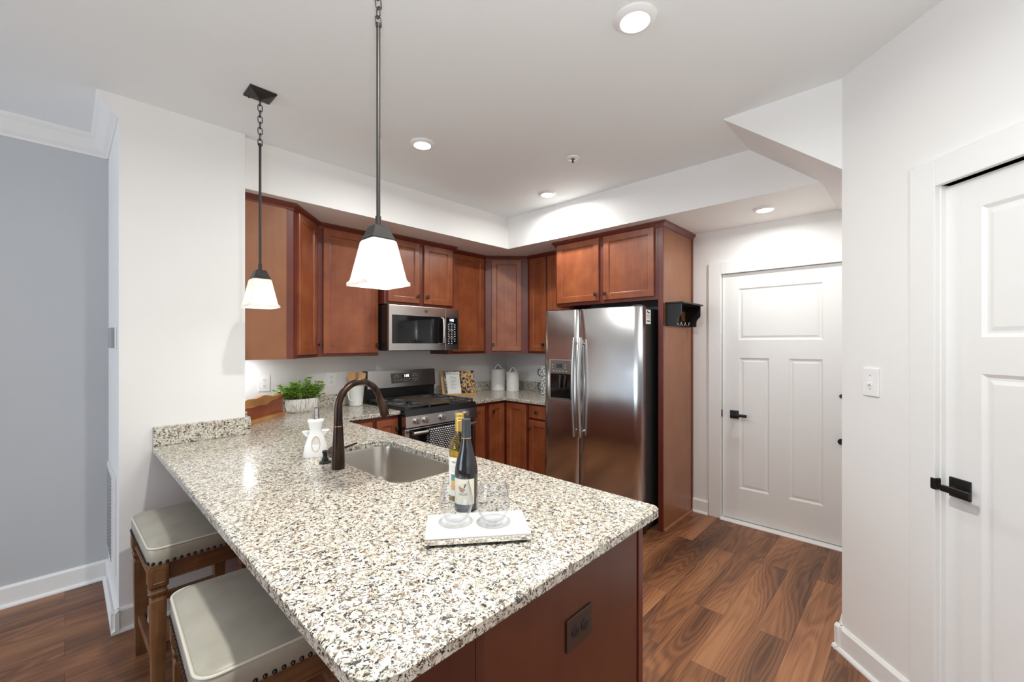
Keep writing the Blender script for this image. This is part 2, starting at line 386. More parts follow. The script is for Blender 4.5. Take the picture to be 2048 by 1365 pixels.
M['leaf'] = mk_leaf()
def mk_towel():
    m, nt, p = new_mat('black_and_white_weave')
    tc = N(nt, 'ShaderNodeTexCoord'); mp = N(nt, 'ShaderNodeMapping'); mp.inputs['Scale'].default_value = (1, 0.02, 1)
    ck = N(nt, 'ShaderNodeTexBrick'); ck.offset = 0.5
    setin(ck, Scale=1.0, Mortar_Size=0.0052, Mortar_Smooth=0.1, Brick_Width=0.024, Row_Height=0.0165)
    ck.inputs['Color1'].default_value = (0.80, 0.78, 0.74, 1); ck.inputs['Color2'].default_value = (0.72, 0.70, 0.66, 1); ck.inputs['Mortar'].default_value = (0.025, 0.025, 0.03, 1)
    sep = N(nt, 'ShaderNodeSeparateXYZ'); cb = N(nt, 'ShaderNodeCombineXYZ')
    L(nt, tc.outputs['Object'], sep.inputs[0]); L(nt, sep.outputs['X'], cb.inputs['X']); L(nt, sep.outputs['Z'], cb.inputs['Y'])
    L(nt, cb.outputs[0], ck.inputs['Vector']); L(nt, ck.outputs['Color'], p.inputs['Base Color'])
    setin(p, Roughness=0.9)
    return m
M['towel'] = mk_towel()
def mk_food():
    m, nt, p = new_mat('food_photo_print')
    tc = N(nt, 'ShaderNodeTexCoord')
    n = N(nt, 'ShaderNodeTexNoise'); setin(n, Scale=26.0, Detail=4.0, Distortion=1.2); L(nt, tc.outputs['Object'], n.inputs['Vector'])
    r = ramp(nt, [(0.36, (0.02, 0.02, 0.025)), (0.46, (0.10, 0.06, 0.05)), (0.53, (0.55, 0.30, 0.08)), (0.60, (0.75, 0.62, 0.42)), (0.68, (0.30, 0.20, 0.08))])
    L(nt, n.outputs['Fac'], r.inputs['Fac']); L(nt, r.outputs['Color'], p.inputs['Base Color'])
    setin(p, Roughness=0.35)
    return m
M['food'] = mk_food()
def mk_speckle():
    m, nt, p = new_mat('speckled_enamel')
    tc = N(nt, 'ShaderNodeTexCoord')
    n = N(nt, 'ShaderNodeTexNoise'); setin(n, Scale=95.0, Detail=2.0); L(nt, tc.outputs['Object'], n.inputs['Vector'])
    r = ramp(nt, [(0.47, (0.82, 0.81, 0.78)), (0.53, (0.04, 0.04, 0.04))])
    L(nt, n.outputs['Fac'], r.inputs['Fac']); L(nt, r.outputs['Color'], p.inputs['Base Color']); setin(p, Roughness=0.3)
    return m
M['speckle'] = mk_speckle()

# ------------------------------------------------------------------ mesh building
class MB:
    def __init__(self): self.v = []; self.f = []; self.s = []
    def add(self, vs, fs, smooth=False, Mx=None):
        o = len(self.v)
        for p in vs:
            p = Vector(p)
            if Mx is not None: p = Mx @ p
            self.v.append(p)
        for f in fs: self.f.append([i+o for i in f]); self.s.append(smooth)
        return self
    def box(self, x0, x1, y0, y1, z0, z1, b=0.0, Mx=None):
        if x1 < x0: x0, x1 = x1, x0
        if y1 < y0: y0, y1 = y1, y0
        if z1 < z0: z0, z1 = z1, z0
        b = min(b, (x1-x0)*0.45, (y1-y0)*0.45, (z1-z0)*0.45)
        if b <= 0:
            vs = [(x, y, z) for z in (z0, z1) for y in (y0, y1) for x in (x0, x1)]
            fs = [(0, 2, 3, 1), (4, 5, 7, 6), (0, 1, 5, 4), (2, 6, 7, 3), (0, 4, 6, 2), (1, 3, 7, 5)]
            return self.add(vs, fs, False, Mx)
        bm = bmesh.new()
        bmesh.ops.create_cube(bm, size=1.0)
        for v in bm.verts:
            v.co = Vector((x0 if v.co.x < 0 else x1, y0 if v.co.y < 0 else y1, z0 if v.co.z < 0 else z1))
        bmesh.ops.bevel(bm, geom=bm.edges[:], offset=b, segments=2, affect='EDGES', profile=0.6)
        bm.verts.index_update()
        vs = [v.co.copy() for v in bm.verts]; fs = [[v.index for v in f.verts] for f in bm.faces]
        bm.free()
        return self.add(vs, fs, False, Mx)
    def prism(self, poly, a0, a1, axis='z', Mx=None):
        def mk(p, a):
            if axis == 'z': return (p[0], p[1], a)
            if axis == 'x': return (a, p[0], p[1])
            return (p[0], a, p[1])
        n = len(poly)
        vs = [mk(p, a0) for p in poly]+[mk(p, a1) for p in poly]
        fs = [list(range(n))[::-1], [i+n for i in range(n)]]+[(i, (i+1) % n, (i+1) % n+n, i+n) for i in range(n)]
        return self.add(vs, fs, False, Mx)
    def loft(self, loops, cap0=True, cap1=True, smooth=True, closed=True, Mx=None):
        n = len(loops[0]); vs = [p for lp in loops for p in lp]; fs = []
        for k in range(len(loops)-1):
            for i in range(n if closed else n-1):
                j = (i+1) % n
                fs.append((k*n+i, k*n+j, (k+1)*n+j, (k+1)*n+i))
        if cap0: fs.append(list(range(n))[::-1])
        if cap1: fs.append([(len(loops)-1)*n+i for i in range(n)])
        return self.add(vs, fs, smooth, Mx)
    def lathe(self, prof, c=(0, 0, 0), n=32, cap0=True, cap1=True, Mx=None, smooth=True):
        loops = [[(c[0]+r*math.cos(2*PI*i/n), c[1]+r*math.sin(2*PI*i/n), c[2]+z) for i in range(n)] for r, z in prof]
        return self.loft(loops, cap0, cap1, smooth, True, Mx)
    def tube(self, pts, r, n=10, closed=False, Mx=None, flat=None):
        pts = [Vector(p) for p in pts]; m = len(pts)
        rs = r if isinstance(r, (list, tuple)) else [r]*m
        T = []
        for i in range(m):
            if closed: t = pts[(i+1) % m]-pts[(i-1) % m]
            else: t = pts[min(i+1, m-1)]-pts[max(i-1, 0)]
            T.append(t.normalized())
        up = Vector((0, 0, 1)) if abs(T[0].z) < 0.9 else Vector((1, 0, 0))
        u = T[0].cross(up).normalized(); loops = []
        for i in range(m):
            u = (u-T[i]*u.dot(T[i])).normalized(); w = T[i].cross(u)
            fu, fw = (1, 1) if flat is None else flat
            loops.append([pts[i]+(u*math.cos(2*PI*k/n)*fu+w*math.sin(2*PI*k/n)*fw)*rs[i] for k in range(n)])
        if closed: loops.append(loops[0])
        return self.loft(loops, not closed, not closed, True, True, Mx)
    def cyl(self, a, b, r, n=20, r2=None, Mx=None):
        return self.tube([a, b], [r, r if r2 is None else r2], n, Mx=Mx)
    def ball(self, c, r, n=10, sz=1.0, Mx=None):
        prof = []
        for i in range(n//2+1):
            a = -PI/2+PI*i/(n//2)
            prof.append((max(1e-4, r*math.cos(a)), r*sz*math.sin(a)))
        return self.lathe(prof, c, n, Mx=Mx)

PM = {}      # matrix of each thing
def mesh_obj(name, mb, mat, parent=None, local=False):
    me = D.meshes.new(name)
    vs = mb.v
    if parent is not None and not local:
        inv = PM[parent.name].inverted(); vs = [inv @ Vector(p) for p in vs]
    me.from_pydata([tuple(p) for p in vs], [], mb.f)
    bm = bmesh.new(); bm.from_mesh(me)
    bmesh.ops.remove_doubles(bm, verts=bm.verts, dist=1e-6)
    bmesh.ops.recalc_face_normals(bm, faces=bm.faces)
    bm.to_mesh(me); bm.free()
    if any(mb.s):
        me.polygons.foreach_set('use_smooth', [True]*len(me.polygons))
        try: me.set_sharp_from_angle(angle=math.radians(38))
        except Exception: pass
    me.materials.append(mat if not isinstance(mat, str) else M[mat])
    o = D.objects.new(name, me); COL.objects.link(o)
    if parent is not None:
        o.parent = parent; PM[o.name] = PM[parent.name]
    else: PM[o.name] = Matrix.Identity(4)
    return o
def tag(o, label, cat, group=None):
    o['label'] = label; o['category'] = cat
    if group: o['group'] = group
    return o
def thing(name, label, cat, loc, rz=0.0, group=None):
    o = D.objects.new(name, None); COL.objects.link(o); o.empty_display_size = 0.05
    o.location = loc; o.rotation_euler = (0, 0, rz)
    PM[o.name] = Matrix.Translation(loc) @ Matrix.Rotation(rz, 4, 'Z')
    return tag(o, label, cat, group)
def struct(name, mb, mat, parent=None):
    o = mesh_obj(name, mb, mat, parent)
    if parent is None: o['kind'] = 'structure'
    return o
def copy_thing(src, loc, rz, label, group=None):
    r = src.copy(); COL.objects.link(r); r.location = loc; r.rotation_euler = (0, 0, rz)
    r['label'] = label
    if group: r['group'] = group
    PM[r.name] = Matrix.Translation(loc) @ Matrix.Rotation(rz, 4, 'Z')
    for ch in list(src.children):
        c = ch.copy(); COL.objects.link(c); c.parent = r
        for g in list(ch.children):
            d = g.copy(); COL.objects.link(d); d.parent = c
    return r
def frame(o, u, n):
    """matrix taking local (u, n, z) to world: u along the face, n outward, z up"""
    u = Vector(u).normalized(); n = Vector(n).normalized()
    m = Matrix.Identity(4)
    for i in range(3): m[i][0] = u[i]; m[i][1] = n[i]; m[i][2] = (0, 0, 1)[i]; m[i][3] = o[i]
    return m
def text_part(name, s, size, o, u, n, mat, parent, align='CENTER', depth=0.0004, up=(0, 0, 1)):
    cu = D.curves.new(name, 'FONT'); cu.body = s; cu.size = size; cu.align_x = align; cu.align_y = 'CENTER'; cu.extrude = depth
    t = D.objects.new(name, cu)
    u = Vector(u).normalized(); n = Vector(n).normalized(); w = n.cross(u)
    m = Matrix.Identity(4)
    for i in range(3): m[i][0] = u[i]; m[i][1] = w[i]; m[i][2] = n[i]; m[i][3] = o[i]
    COL.objects.link(t); bpy.context.view_layer.update()
    me = D.meshes.new_from_object(t.evaluated_get(bpy.context.evaluated_depsgraph_get()))
    D.objects.remove(t); D.curves.remove(cu)
    me.transform(PM[parent.name].inverted() @ m); me.materials.clear(); me.materials.append(M[mat]); me.name = name
    t = D.objects.new(name, me); COL.objects.link(t); t.parent = parent; PM[t.name] = PM[parent.name]
    return t
def rrect(x0, x1, y0, y1, r, k=6):
    pts = []
    for cx, cy, a0 in ((x1-r, y1-r, 0), (x0+r, y1-r, PI/2), (x0+r, y0+r, PI), (x1-r, y0+r, 1.5*PI)):
        for i in range(k+1):
            a = a0+PI/2*i/k; pts.append((cx+r*math.cos(a), cy+r*math.sin(a)))
    return pts
def ring_panel(mb, w, h, rings, Mx, u0=0, z0=0):
    """rectangular relief: rings of (inset, outward depth); last ring is filled"""
    loops = []
    for ins, d in rings:
        loops.append([(u0+ins, d, z0+ins), (u0+w-ins, d, z0+ins), (u0+w-ins, d, z0+h-ins), (u0+ins, d, z0+h-ins)])
    return mb.loft(loops, True, True, False, True, Mx)
def cab_door(parent, o, u, n, w, h, mat='cherry', t=0.019, stile=0.05, knob=None, name='door'):
    Mx = frame(o, u, n); mb = MB()
    st = min(stile, w*0.28, h*0.3)
    ring_panel(mb, w, h, [(0, 0), (0, t-0.004), (0.004, t), (st, t), (st+0.004, t-0.001), (st+0.010, t-0.009)], Mx)
    d = mesh_obj(name, mb, mat, parent)
    if knob:
        k = MB(); ku, kz = knob
        Mk = Mx @ Matrix.Translation((ku, t, kz))
        k.cyl((0, 0, 0), (0, 0.012, 0), 0.006, 10, Mx=Mk)
        k.loft([[(sx*a, y, sz*a) for sx, sz in ((-1, -1), (1, -1), (1, 1), (-1, 1))] for a, y in ((0.009, 0.010), (0.0145, 0.016), (0.0145, 0.021), (0.010, 0.026))], smooth=False, Mx=Mk)
        mesh_obj('knob', k, 'pewter', d)
    return d

# ------------------------------------------------------------------ the setting
ZC = 2.722; ZS = 2.412
YB = 3.71; XF = 3.796; YL = 3.668
PX0, PX1, PY = 0.19, 0.751, 2.941
CQ = (2.555, 0.266)

struct('floor', MB().box(-4.2, XF+0.12, -3.7, YB+0.12, -0.05, 0), 'floor')
struct('ceiling', MB().box(-4.2, XF+0.12, -3.7, YB+0.12, ZC, ZC+0.1), 'ceil')
struct('wall_back', MB().box(PX1-0.05, XF+0.12, YB, YB+0.12, 0, ZC), 'wall')
struct('wall_left', MB().box(PX0, PX1, PY, YB+0.12, 0, ZC), 'wall')
struct('wall_living', MB().box(-4.2, PX0, YL, YL+0.12, 0, ZC), 'wall_shaded')
# entry wall with a door opening
m = MB(); m.box(XF, XF+0.12, 1.20, YB+0.12, 0, ZC); m.box(XF, XF+0.12, 0.155, 1.20, 2.045, ZC); m.box(XF, XF+0.12, 0.155, 0.283, 0, 2.045)
struct('wall_entry', m, 'wall')
struct('wall_stair', MB().box(CQ[0], XF, CQ[1]-0.12, CQ[1], 0, ZC), 'wall')
# angled closet wall, with its door opening; t runs from the corner towards the room
DQ = Vector((-1, -1, 0)).normalized(); NQ = Vector((-1, 1, 0)).normalized()
FQ = frame((CQ[0], CQ[1], 0), DQ, NQ)
m = MB()
m.box(0, 0.46, -0.12, 0, 0, ZC, Mx=FQ); m.box(0.46, 1.27, -0.12, 0, 2.04, ZC, Mx=FQ); m.box(1.27, 2.45, -0.12, 0, 0, ZC, Mx=FQ)
struct('wall_right', m, 'wall')
ex = CQ[0]-2.45*0.7071; ey = CQ[1]-2.45*0.7071
struct('wall_hall', MB().box(ex, ex+0.12, -3.7, ey, 0, ZC), 'wall')
# living room walls behind the camera, with the added unseen windows
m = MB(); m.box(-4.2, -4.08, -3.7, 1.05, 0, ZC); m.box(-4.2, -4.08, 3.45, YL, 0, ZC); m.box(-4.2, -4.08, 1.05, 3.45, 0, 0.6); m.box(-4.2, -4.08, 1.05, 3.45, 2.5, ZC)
struct('wall_west', m, 'wall_shaded')
m = MB(); m.box(-4.2, -2.8, -3.7, -3.58, 0, ZC); m.box(0.55, ex+0.12, -3.7, -3.58, 0, ZC); m.box(-2.8, 0.55, -3.7, -3.58, 0, 0.1); m.box(-2.8, 0.55, -3.7, -3.58, 2.5, ZC)
struct('wall_rear', m, 'wall')
def window(name, x0, x1, y0, y1, z0, z1, along):
    mb = MB(); t = 0.05
    if along == 'y':
        for yy in (y0, (y0+y1)/2-t/2, y1-t): mb.box(x0, x1, yy, yy+t, z0, z1)
        for zz in (z0, (z0+z1)/2, z1-t): mb.box(x0, x1, y0, y1, zz, zz+t)
    else:
        for xx in (x0, (x0+x1)/2-t/2, x1-t): mb.box(xx, xx+t, y0, y1, z0, z1)
        for zz in (z0, (z0+z1)/2, z1-t): mb.box(x0, x1, y0, y1, zz, zz+t)
    return struct(name, mb, 'trim')
window('added_window_1', -4.17, -4.11, 1.05, 3.45, 0.6, 2.5, 'y')
window('added_window_2', -2.8, 0.55, -3.67, -3.61, 0.1, 2.5, 'x')
# dropped soffit round the kitchen and the sloping underside of the stair
m = MB(); m.box(PX1, XF, 2.99, YB, ZS, ZC)
m.prism([(2.99, ZS), (2.99, ZC), (0.78, ZC), (0.413, ZS)], 3.078, XF, 'x')
struct('ceiling_soffit', m, 'wall')
struct('ceiling_stair', MB().prism([(0.80, ZC), (CQ[1], 2.290), (CQ[1], ZC)], CQ[0], XF, 'x'), 'wall')
# baseboards with shoe moulding
def base_run(mb, o, u, n, w, h=0.115):
    Mx = frame(o, u, n)
    mb.prism([(0, 0), (0.016, 0), (0.016, h-0.012), (0.006, h), (0, h)], 0, w, 'x', Mx=Mx)
    mb.prism([(0.016, 0), (0.030, 0), (0.029, 0.008), (0.023, 0.016), (0.016, 0.018)], 0, w, 'x', Mx=Mx)
m = MB(); base_run(m, (-4.08, YL, 0), (1, 0, 0), (0, -1, 0), 4.08+PX0); struct('baseboard_living', m, 'trim')
m = MB(); base_run(m, (PX0-0.03, PY, 0), (1, 0, 0), (0, -1, 0), 0.43); base_run(m, (PX0, PY-0.03, 0), (0, 1, 0), (-1, 0, 0), YL-PY); struct('baseboard_left', m, 'trim')
m = MB(); base_run(m, (XF, 1.301, 0), (0, 1, 0), (-1, 0, 0), 0.13); struct('baseboard_entry', m, 'trim')
m = MB(); base_run(m, (CQ[0]+0.02, CQ[1]+0.02, 0), DQ, NQ, 0.372); base_run(m, (CQ[0]-0.02, CQ[1], 0), (1, 0, 0), (0, 1, 0), 1.2)
struct('baseboard_right', m, 'trim')
# crown moulding in the living room, returned along the pillar
cp = [(0, 2.610), (0.006, 2.610), (0.012, 2.622), (0.030, 2.640), (0.062, 2.690), (0.075, 2.702), (0.082, 2.712), (0.082, ZC), (0, ZC)]
m = MB(); m.prism(cp, -4.08, PX0, 'x', Mx=frame((0, YL, 0), (1, 0, 0), (0, -1, 0)))
m.prism([(d*1.0, z) for d, z in cp], 0, YL-PY-0.004, 'x', Mx=frame((PX0, PY+0.004, 0), (0, 1, 0), (-1, 0, 0)))
struct('trim_1', m, 'trim')

def panel_door(name, Fx, w, h, t, panels, mat):
    """slab with moulded recessed panels, built from stiles and rails; local u along the leaf, outward n"""
    mb = MB()
    us = sorted(set([0, w]+[p[0] for p in panels]+[p[1] for p in panels])); zs = sorted(set([0, h]+[p[2] for p in panels]+[p[3] for p in panels]))
    mb.box(0, w, -t, -t+0.02, 0, h, Mx=Fx)
    for i in range(len(us)-1):
        for j in range(len(zs)-1):
            cu = (us[i]+us[i+1])/2; cz = (zs[j]+zs[j+1])/2
            if any(p[0] < cu < p[1] and p[2] < cz < p[3] for p in panels): continue
            a, b, c, d = us[i], us[i+1], zs[j], zs[j+1]
            mb.add([(a, 0, c), (b, 0, c), (b, 0, d), (a, 0, d)], [(0, 1, 2, 3)], False, Fx)
    for a, b, c, d in panels:
        loops = []
        for ins, dp in ((0, 0), (0.012, -0.008), (0.020, -0.008), (0.034, -0.004)):
            loops.append([(a+ins, dp, c+ins), (b-ins, dp, c+ins), (b-ins, dp, d-ins), (a+ins, dp, d-ins)])
        mb.loft(loops, False, True, False, True, Fx)
    mb.add([(0, -t, 0), (0, 0, 0), (0, 0, h), (0, -t, h), (w, -t, 0), (w, 0, 0), (w, 0, h), (w, -t, h)], [(0, 1, 2, 3), (4, 7, 6, 5), (0, 4, 5, 1), (3, 2, 6, 7)], False, Fx)
    return struct(name, mb, mat)
def lever(parent, Fx, u, z, length, rose=0.066):
    r = MB(); r.box(u-rose/2, u+rose/2, 0, 0.009, z-rose/2, z+rose/2, 0.003, Mx=Fx)
    r.cyl((u, 0.008, z), (u, 0.022, z), 0.020, 20, Mx=Fx)
    mesh_obj('rosette', r, 'matte_black', parent)
    l = MB(); l.cyl((u, 0.02, z), (u, 0.055, z), 0.010, 14, Mx=Fx)
    s = 1 if length > 0 else -1
    l.box(u-s*0.017, u+length, 0.048, 0.062, z-0.0115, z+0.0115, 0.004, Mx=Fx)
    mesh_obj('handle', l, 'matte_black', parent)
# front door in the entry wall (u runs along -Y)
FE = frame((XF+0.012, 1.192, 0.02), (0, -1, 0), (-1, 0, 0))
d1 = panel_door('door_1', FE, 0.905, 2.016, 0.045, [(0.121, 0.687, 1.470, 1.890), (0.128, 0.343, 0.256, 1.325), (0.473, 0.687, 0.256, 1.325)], 'door')
lever(d1, FE, 0.092, 0.858, 0.105)
k = MB(); k.cyl((0.795, 0, 0.748), (0.795, 0.03, 0.748), 0.012, 16, Mx=FE); k.cyl((0.795, 0.028, 0.748), (0.795, 0.042, 0.748), 0.020, 16, Mx=FE)
mesh_obj('door_stop', k, 'matte_black', d1)
k = MB(); k.cyl((0.795, 0, 1.066), (0.795, 0.012, 1.066), 0.014, 14, Mx=FE); mesh_obj('peephole', k, 'matte_black', d1)
k = MB(); k.box(-0.013, -0.001, -0.02, 0.0145, 0.828, 0.888, 0.002, Mx=FE); mesh_obj('strike_plate', k, 'matte_black', d1)
def casing(name, Fx, u0, u1, zt, cw, ct=0.020, left=True, right=True, jamb=0.05, parent=None):
    mb = MB()
    if left: mb.box(u0-cw, u0, 0, ct, 0, zt+cw, 0.003, Mx=Fx); mb.box(u0-0.014, u0, -jamb-0.05, 0.001, 0, zt+0.012, Mx=Fx)
    if right: mb.box(u1, u1+cw, 0, ct, 0, zt+cw, 0.003, Mx=Fx); mb.box(u1, u1+0.014, -jamb-0.05, 0.001, 0, zt+0.012, Mx=Fx)
    mb.box(u0-(0 if left else 0), u1, 0, ct, zt, zt+cw, 0.003, Mx=Fx); mb.box(u0, u1, -jamb-0.05, 0.001, zt, zt+0.014, Mx=Fx)
    return struct(name, mb, 'trim', parent)
FEW = frame((XF, 1.197, 0), (0, -1, 0), (-1, 0, 0))
casing('trim_2', FEW, 0.0, 0.915, 2.040, 0.098, right=False)
m = MB(); m.prism([(0, 0), (0.045, 0), (0.045, 0.006), (0.02, 0.016), (0, 0.016)], 0, 0.915, 'x', Mx=FEW); m.box(0, 0.915, -0.04, 0, 0, 0.012, Mx=FEW)
struct('trim_4', m, 'trim')
# closet door in the angled wall
FC = frame(Vector((CQ[0], CQ[1], 0.012))+DQ*0.460-NQ*0.018, DQ, NQ)
d2 = panel_door('door_2', FC, 0.81, 2.022, 0.035, [(0.116, 0.694, 1.468, 1.917), (0.116, 0.345, 0.25, 1.343), (0.465, 0.694, 0.25, 1.343)], 'door')
FCh = frame(Vector((CQ[0], CQ[1], 0.0))+DQ*0.460-NQ*0.018, DQ, NQ)
lever(d2, FCh, 0.052, 0.940, 0.078, rose=0.070)
k = MB(); k.box(-0.022, -0.001, -0.004, 0.040, 0.918, 0.962, 0.006, Mx=FCh); mesh_obj('strike_plate', k, 'matte_black', d2)
FCW = frame(Vector((CQ[0], CQ[1], 0)), DQ, NQ)
casing('trim_3', FCW, 0.455, 1.275, 2.040, 0.098, jamb=0.02)

# ------------------------------------------------------------------ ceiling fittings
def downlight(loc, r, label, k=1.0):
    t = thing('recessed_downlight', label, 'ceiling light', loc, 0, 'recessed ceiling lights')
    mb = MB(); mb.lathe([(r*0.66, -0.002), (r*0.70, -0.016), (r*0.80, -0.015), (r, -0.005), (r, 0.0)], n=40, cap0=False, cap1=False); mb.lathe([(r*0.66, -0.002), (r*0.60, 0.0)], n=40, cap0=False, cap1=False)
    mesh_obj('trim_ring', mb, 'trim', t, local=True)
    mb = MB(); mb.lathe([(0.001, -0.014), (r*0.45, -0.013), (r*0.67, -0.009)], n=36, cap0=True, cap1=False)
    mesh_obj('lens', mb, 'lens', t, local=True)
    l = area_light('lamp', (0, 0, -0.022), (0, 0, -1), r*1.2, 0, DOWN_POWER*k, WARM, 'DISK', math.radians(172))
    l.parent = t
    return t
downlight((1.529, 0.799, ZC), 0.080, 'recessed ceiling light nearest the camera, over the open floor', 0.22)
downlight((1.556, 2.265, ZC), 0.075, 'round recessed ceiling light between pendant lamps and range wall', 0.75)
downlight((2.796, 2.257, ZC), 0.075, 'small recessed ceiling light just before the soffit over the refrigerator', 0.95)
downlight((3.40, 0.785, ZS), 0.075, 'recessed light in the low ceiling in front of the entry door', 0.5)
downlight((0.52, 0.60, ZC), 0.075, 'added unseen ceiling light over the seating side of the peninsula', 2.5)  # extra light outside the view, added to brighten counter and stools
t = thing('fire_sprinkler', 'small white fire sprinkler head with dark pin in the ceiling', 'sprinkler', (2.383, 1.702, ZC))
mesh_obj('escutcheon', MB().lathe([(0.042, 0), (0.040, -0.006), (0.018, -0.010), (0.016, -0.002)], n=28, cap1=False), 'plate', t, local=True)
mb = MB(); mb.cyl((0, 0, -0.002), (0, 0, -0.03), 0.006, 10); mb.lathe([(0.011, -0.030), (0.011, -0.033)], n=14)
mesh_obj('deflector', mb, 'pewter', t, local=True)

def pendant(loc, label):
    """hanging lamp; local origin on the ceiling"""
    t = thing('pendant_lamp', label, 'pendant lamp', loc, 0, 'pendant lamps over the peninsula')
    mb = MB()
    sq = lambda a, z: [(-a, -a, z), (a, -a, z), (a, a, z), (-a, a, z)]
    mb.loft([sq(0.060, 0.0), sq(0.060, -0.008), sq(0.052, -0.013), sq(0.014, -0.026), sq(0.010, -0.030)], smooth=False)
    can = mesh_obj('canopy', mb, 'fixture', t, local=True)
    for sx in (-1, 1): mesh_obj('screw', MB().ball((sx*0.040, -sx*0.040, -0.016), 0.006, 8), 'black', can, local=True)
    mb = MB()
    z = -0.026
    for i in range(8):
        ang = 0 if i % 2 else PI/2; h = 0.036; w = 0.010
        pts = []
        for k in range(16):
            a = 2*PI*k/16
            x = math.cos(a)*w; zz = math.sin(a)*0.010+(h/2-0.010)*(1 if math.sin(a) > 0 else -1)
            pts.append((x*math.cos(ang), x*math.sin(ang), z-h/2+zz))
        mb.tube(pts, 0.0021, 6, closed=True); z -= 0.029
    mesh_obj('chain', mb, 'fixture', t, local=True)
    zt = z-0.006
    mb = MB(); mb.cyl((0, 0, zt+0.012), (0, 0, zt), 0.0075, 12); mb.cyl((0, 0, zt), (0, 0, -0.872), 0.0062, 12); mb.cyl((0, 0, -0.862), (0, 0, -0.895), 0.0088, 12)
    mesh_obj('rod', mb, 'fixture', t, local=True)
    mb = MB(); mb.loft([sq(0.020, -0.893), sq(0.0235, -0.896), sq(0.0335, -0.925), sq(0.0345, -0.926), sq(0.0385, -0.934), sq(0.0385, -0.940)], smooth=False)
    mesh_obj('shade_holder', mb, 'fixture', t, local=True)
    mb = MB()
    prof = [(0.038, -0.938), (0.0425, -0.944), (0.0655, -1.062), (0.0685, -1.068), (0.0735, -1.072), (0.0735, -1.082), (0.067, -1.082), (0.0625, -1.062), (0.0395, -0.946), (0.036, -0.940)]
    loops = [[(p[0], p[1], z) for p in rrect(-a, a, -a, a, a*0.12, 2)] for a, z in prof]
    mb.loft(loops, False, False, smooth=False)
    mesh_obj('shade', mb, 'shade', t, local=True)
    mb = MB(); mb.lathe([(0.012, -0.94), (0.014, -0.965), (0.026, -0.990), (0.029, -1.010), (0.022, -1.032), (0.004, -1.040)], n=18)
    mesh_obj('bulb', mb, 'bulb', t, local=True)
    l = D.lights.new('lamp', 'POINT'); l.energy = 1.5; l.color = WARM; l.shadow_soft_size = 0.03
    o = D.objects.new('lamp', l); COL.objects.link(o); o.location = (0, 0, -1.05); o.parent = t
    return t
pendant((0.682, 2.410, ZC), 'black pendant lamp with lit glass shade hanging nearer the pillar')
pendant((0.684, 1.236, ZC), 'black pendant lamp hanging over the middle of the counter, the larger looking of the two')

# ------------------------------------------------------------------ peninsula and counters
def offset_poly(poly, d):
    """inset a counter-clockwise polygon by d"""
    out = []; n = len(poly)
    for i in range(n):
        a, b, c = Vector(poly[i-1]), Vector(poly[i]), Vector(poly[(i+1) % n])
        e1 = (b-a).normalized(); e2 = (c-b).normalized()
        n1 = Vector((-e1.y, e1.x)); n2 = Vector((-e2.y, e2.x))
        k = (n1+n2); L2 = max(0.2, k.length_squared)
        out.append(tuple(b+k*(2*d/L2)))
    return out
def slab(name, outer, hole, z0, z1, mat, label, cat, ch=0.004, group=None):
    """stone slab with eased top edge and an optional cutout; outer ccw, hole ccw"""
    bm = bmesh.new()
    def loop(poly, z): return [bm.verts.new((p[0], p[1], z)) for p in poly]
    def ring(A, B):
        n = len(A)
        for i in range(n): bm.faces.new((A[i], A[(i+1) % n], B[(i+1) % n], B[i]))
    def edges(A): return [bm.edges.get((A[i], A[(i+1) % len(A)])) or bm.edges.new((A[i], A[(i+1) % len(A)])) for i in range(len(A))]
    ot = loop(offset_poly(outer, ch), z1); om = loop(outer, z1-ch); ob = loop(outer, z0+ch*0.5); oo = loop(offset_poly(outer, ch*0.5), z0)
    ring(ot, om); ring(om, ob); ring(ob, oo)
    et = edges(ot); eb = edges(oo)
    if hole:
        ht = loop(offset_poly(hole, -ch), z1); hm = loop(hole, z1-ch); hb = loop(hole, z0)
        ring(ht, hm); ring(hm, hb); et += edges(ht); eb += edges(hb)
    bmesh.ops.triangle_fill(bm, use_beauty=True, edges=et)
    bmesh.ops.triangle_fill(bm, use_beauty=True, edges=eb)
    bmesh.ops.recalc_face_normals(bm, faces=bm.faces)
    me = D.meshes.new(name); bm.to_mesh(me); bm.free(); me.materials.append(M[mat])
    o = D.objects.new(name, me); COL.objects.link(o); PM[o.name] = Matrix.Identity(4)
    return tag(o, label, cat, group)
def round_corners(poly, radii, k=8):
    out = []; n = len(poly)
    for i in range(n):
        r = radii.get(i, 0)
        if not r: out.append(poly[i]); continue
        a, b, c = Vector(poly[i-1]), Vector(poly[i]), Vector(poly[(i+1) % n])
        e1 = (a-b).normalized(); e2 = (c-b).normalized()
        p1 = b+e1*r; p2 = b+e2*r; cen = b+(e1+e2)*r
        for j in range(k+1):
            t = j/k*PI/2
            out.append(tuple(cen-e2*r*math.cos(t)*1.0-e1*r*math.sin(t)*1.0) if True else p1)
    return out
ZT = 0.914; ZB = 0.884
XA, XB, YE = 0.321, 1.375, 0.622
outer = [(XA, YE), (XB, YE), (XB, 3.05), (1.883, 3.05), (1.883, YB-0.001), (PX1+0.001, YB-0.001), (PX1+0.001, PY-0.001), (XA, PY-0.001)]
outer = round_corners(outer, {0: 0.075, 1: 0.030, 2: 0.012})
hole = rrect(0.884, 1.258, 1.452, 2.20, 0.075, 8)
slab('countertop', outer, hole, ZB, ZT, 'granite', 'long speckled granite peninsula counter with the sink cut in it', 'countertop')
outer = [(2.649, 3.05), (3.09, 3.05), (3.09, 2.465), (XF-0.001, 2.465), (XF-0.001, YB-0.001), (2.649, YB-0.001)]
slab('countertop', outer, None, ZB, ZT, 'granite', 'short granite corner counter between the range and the refrigerator', 'countertop')
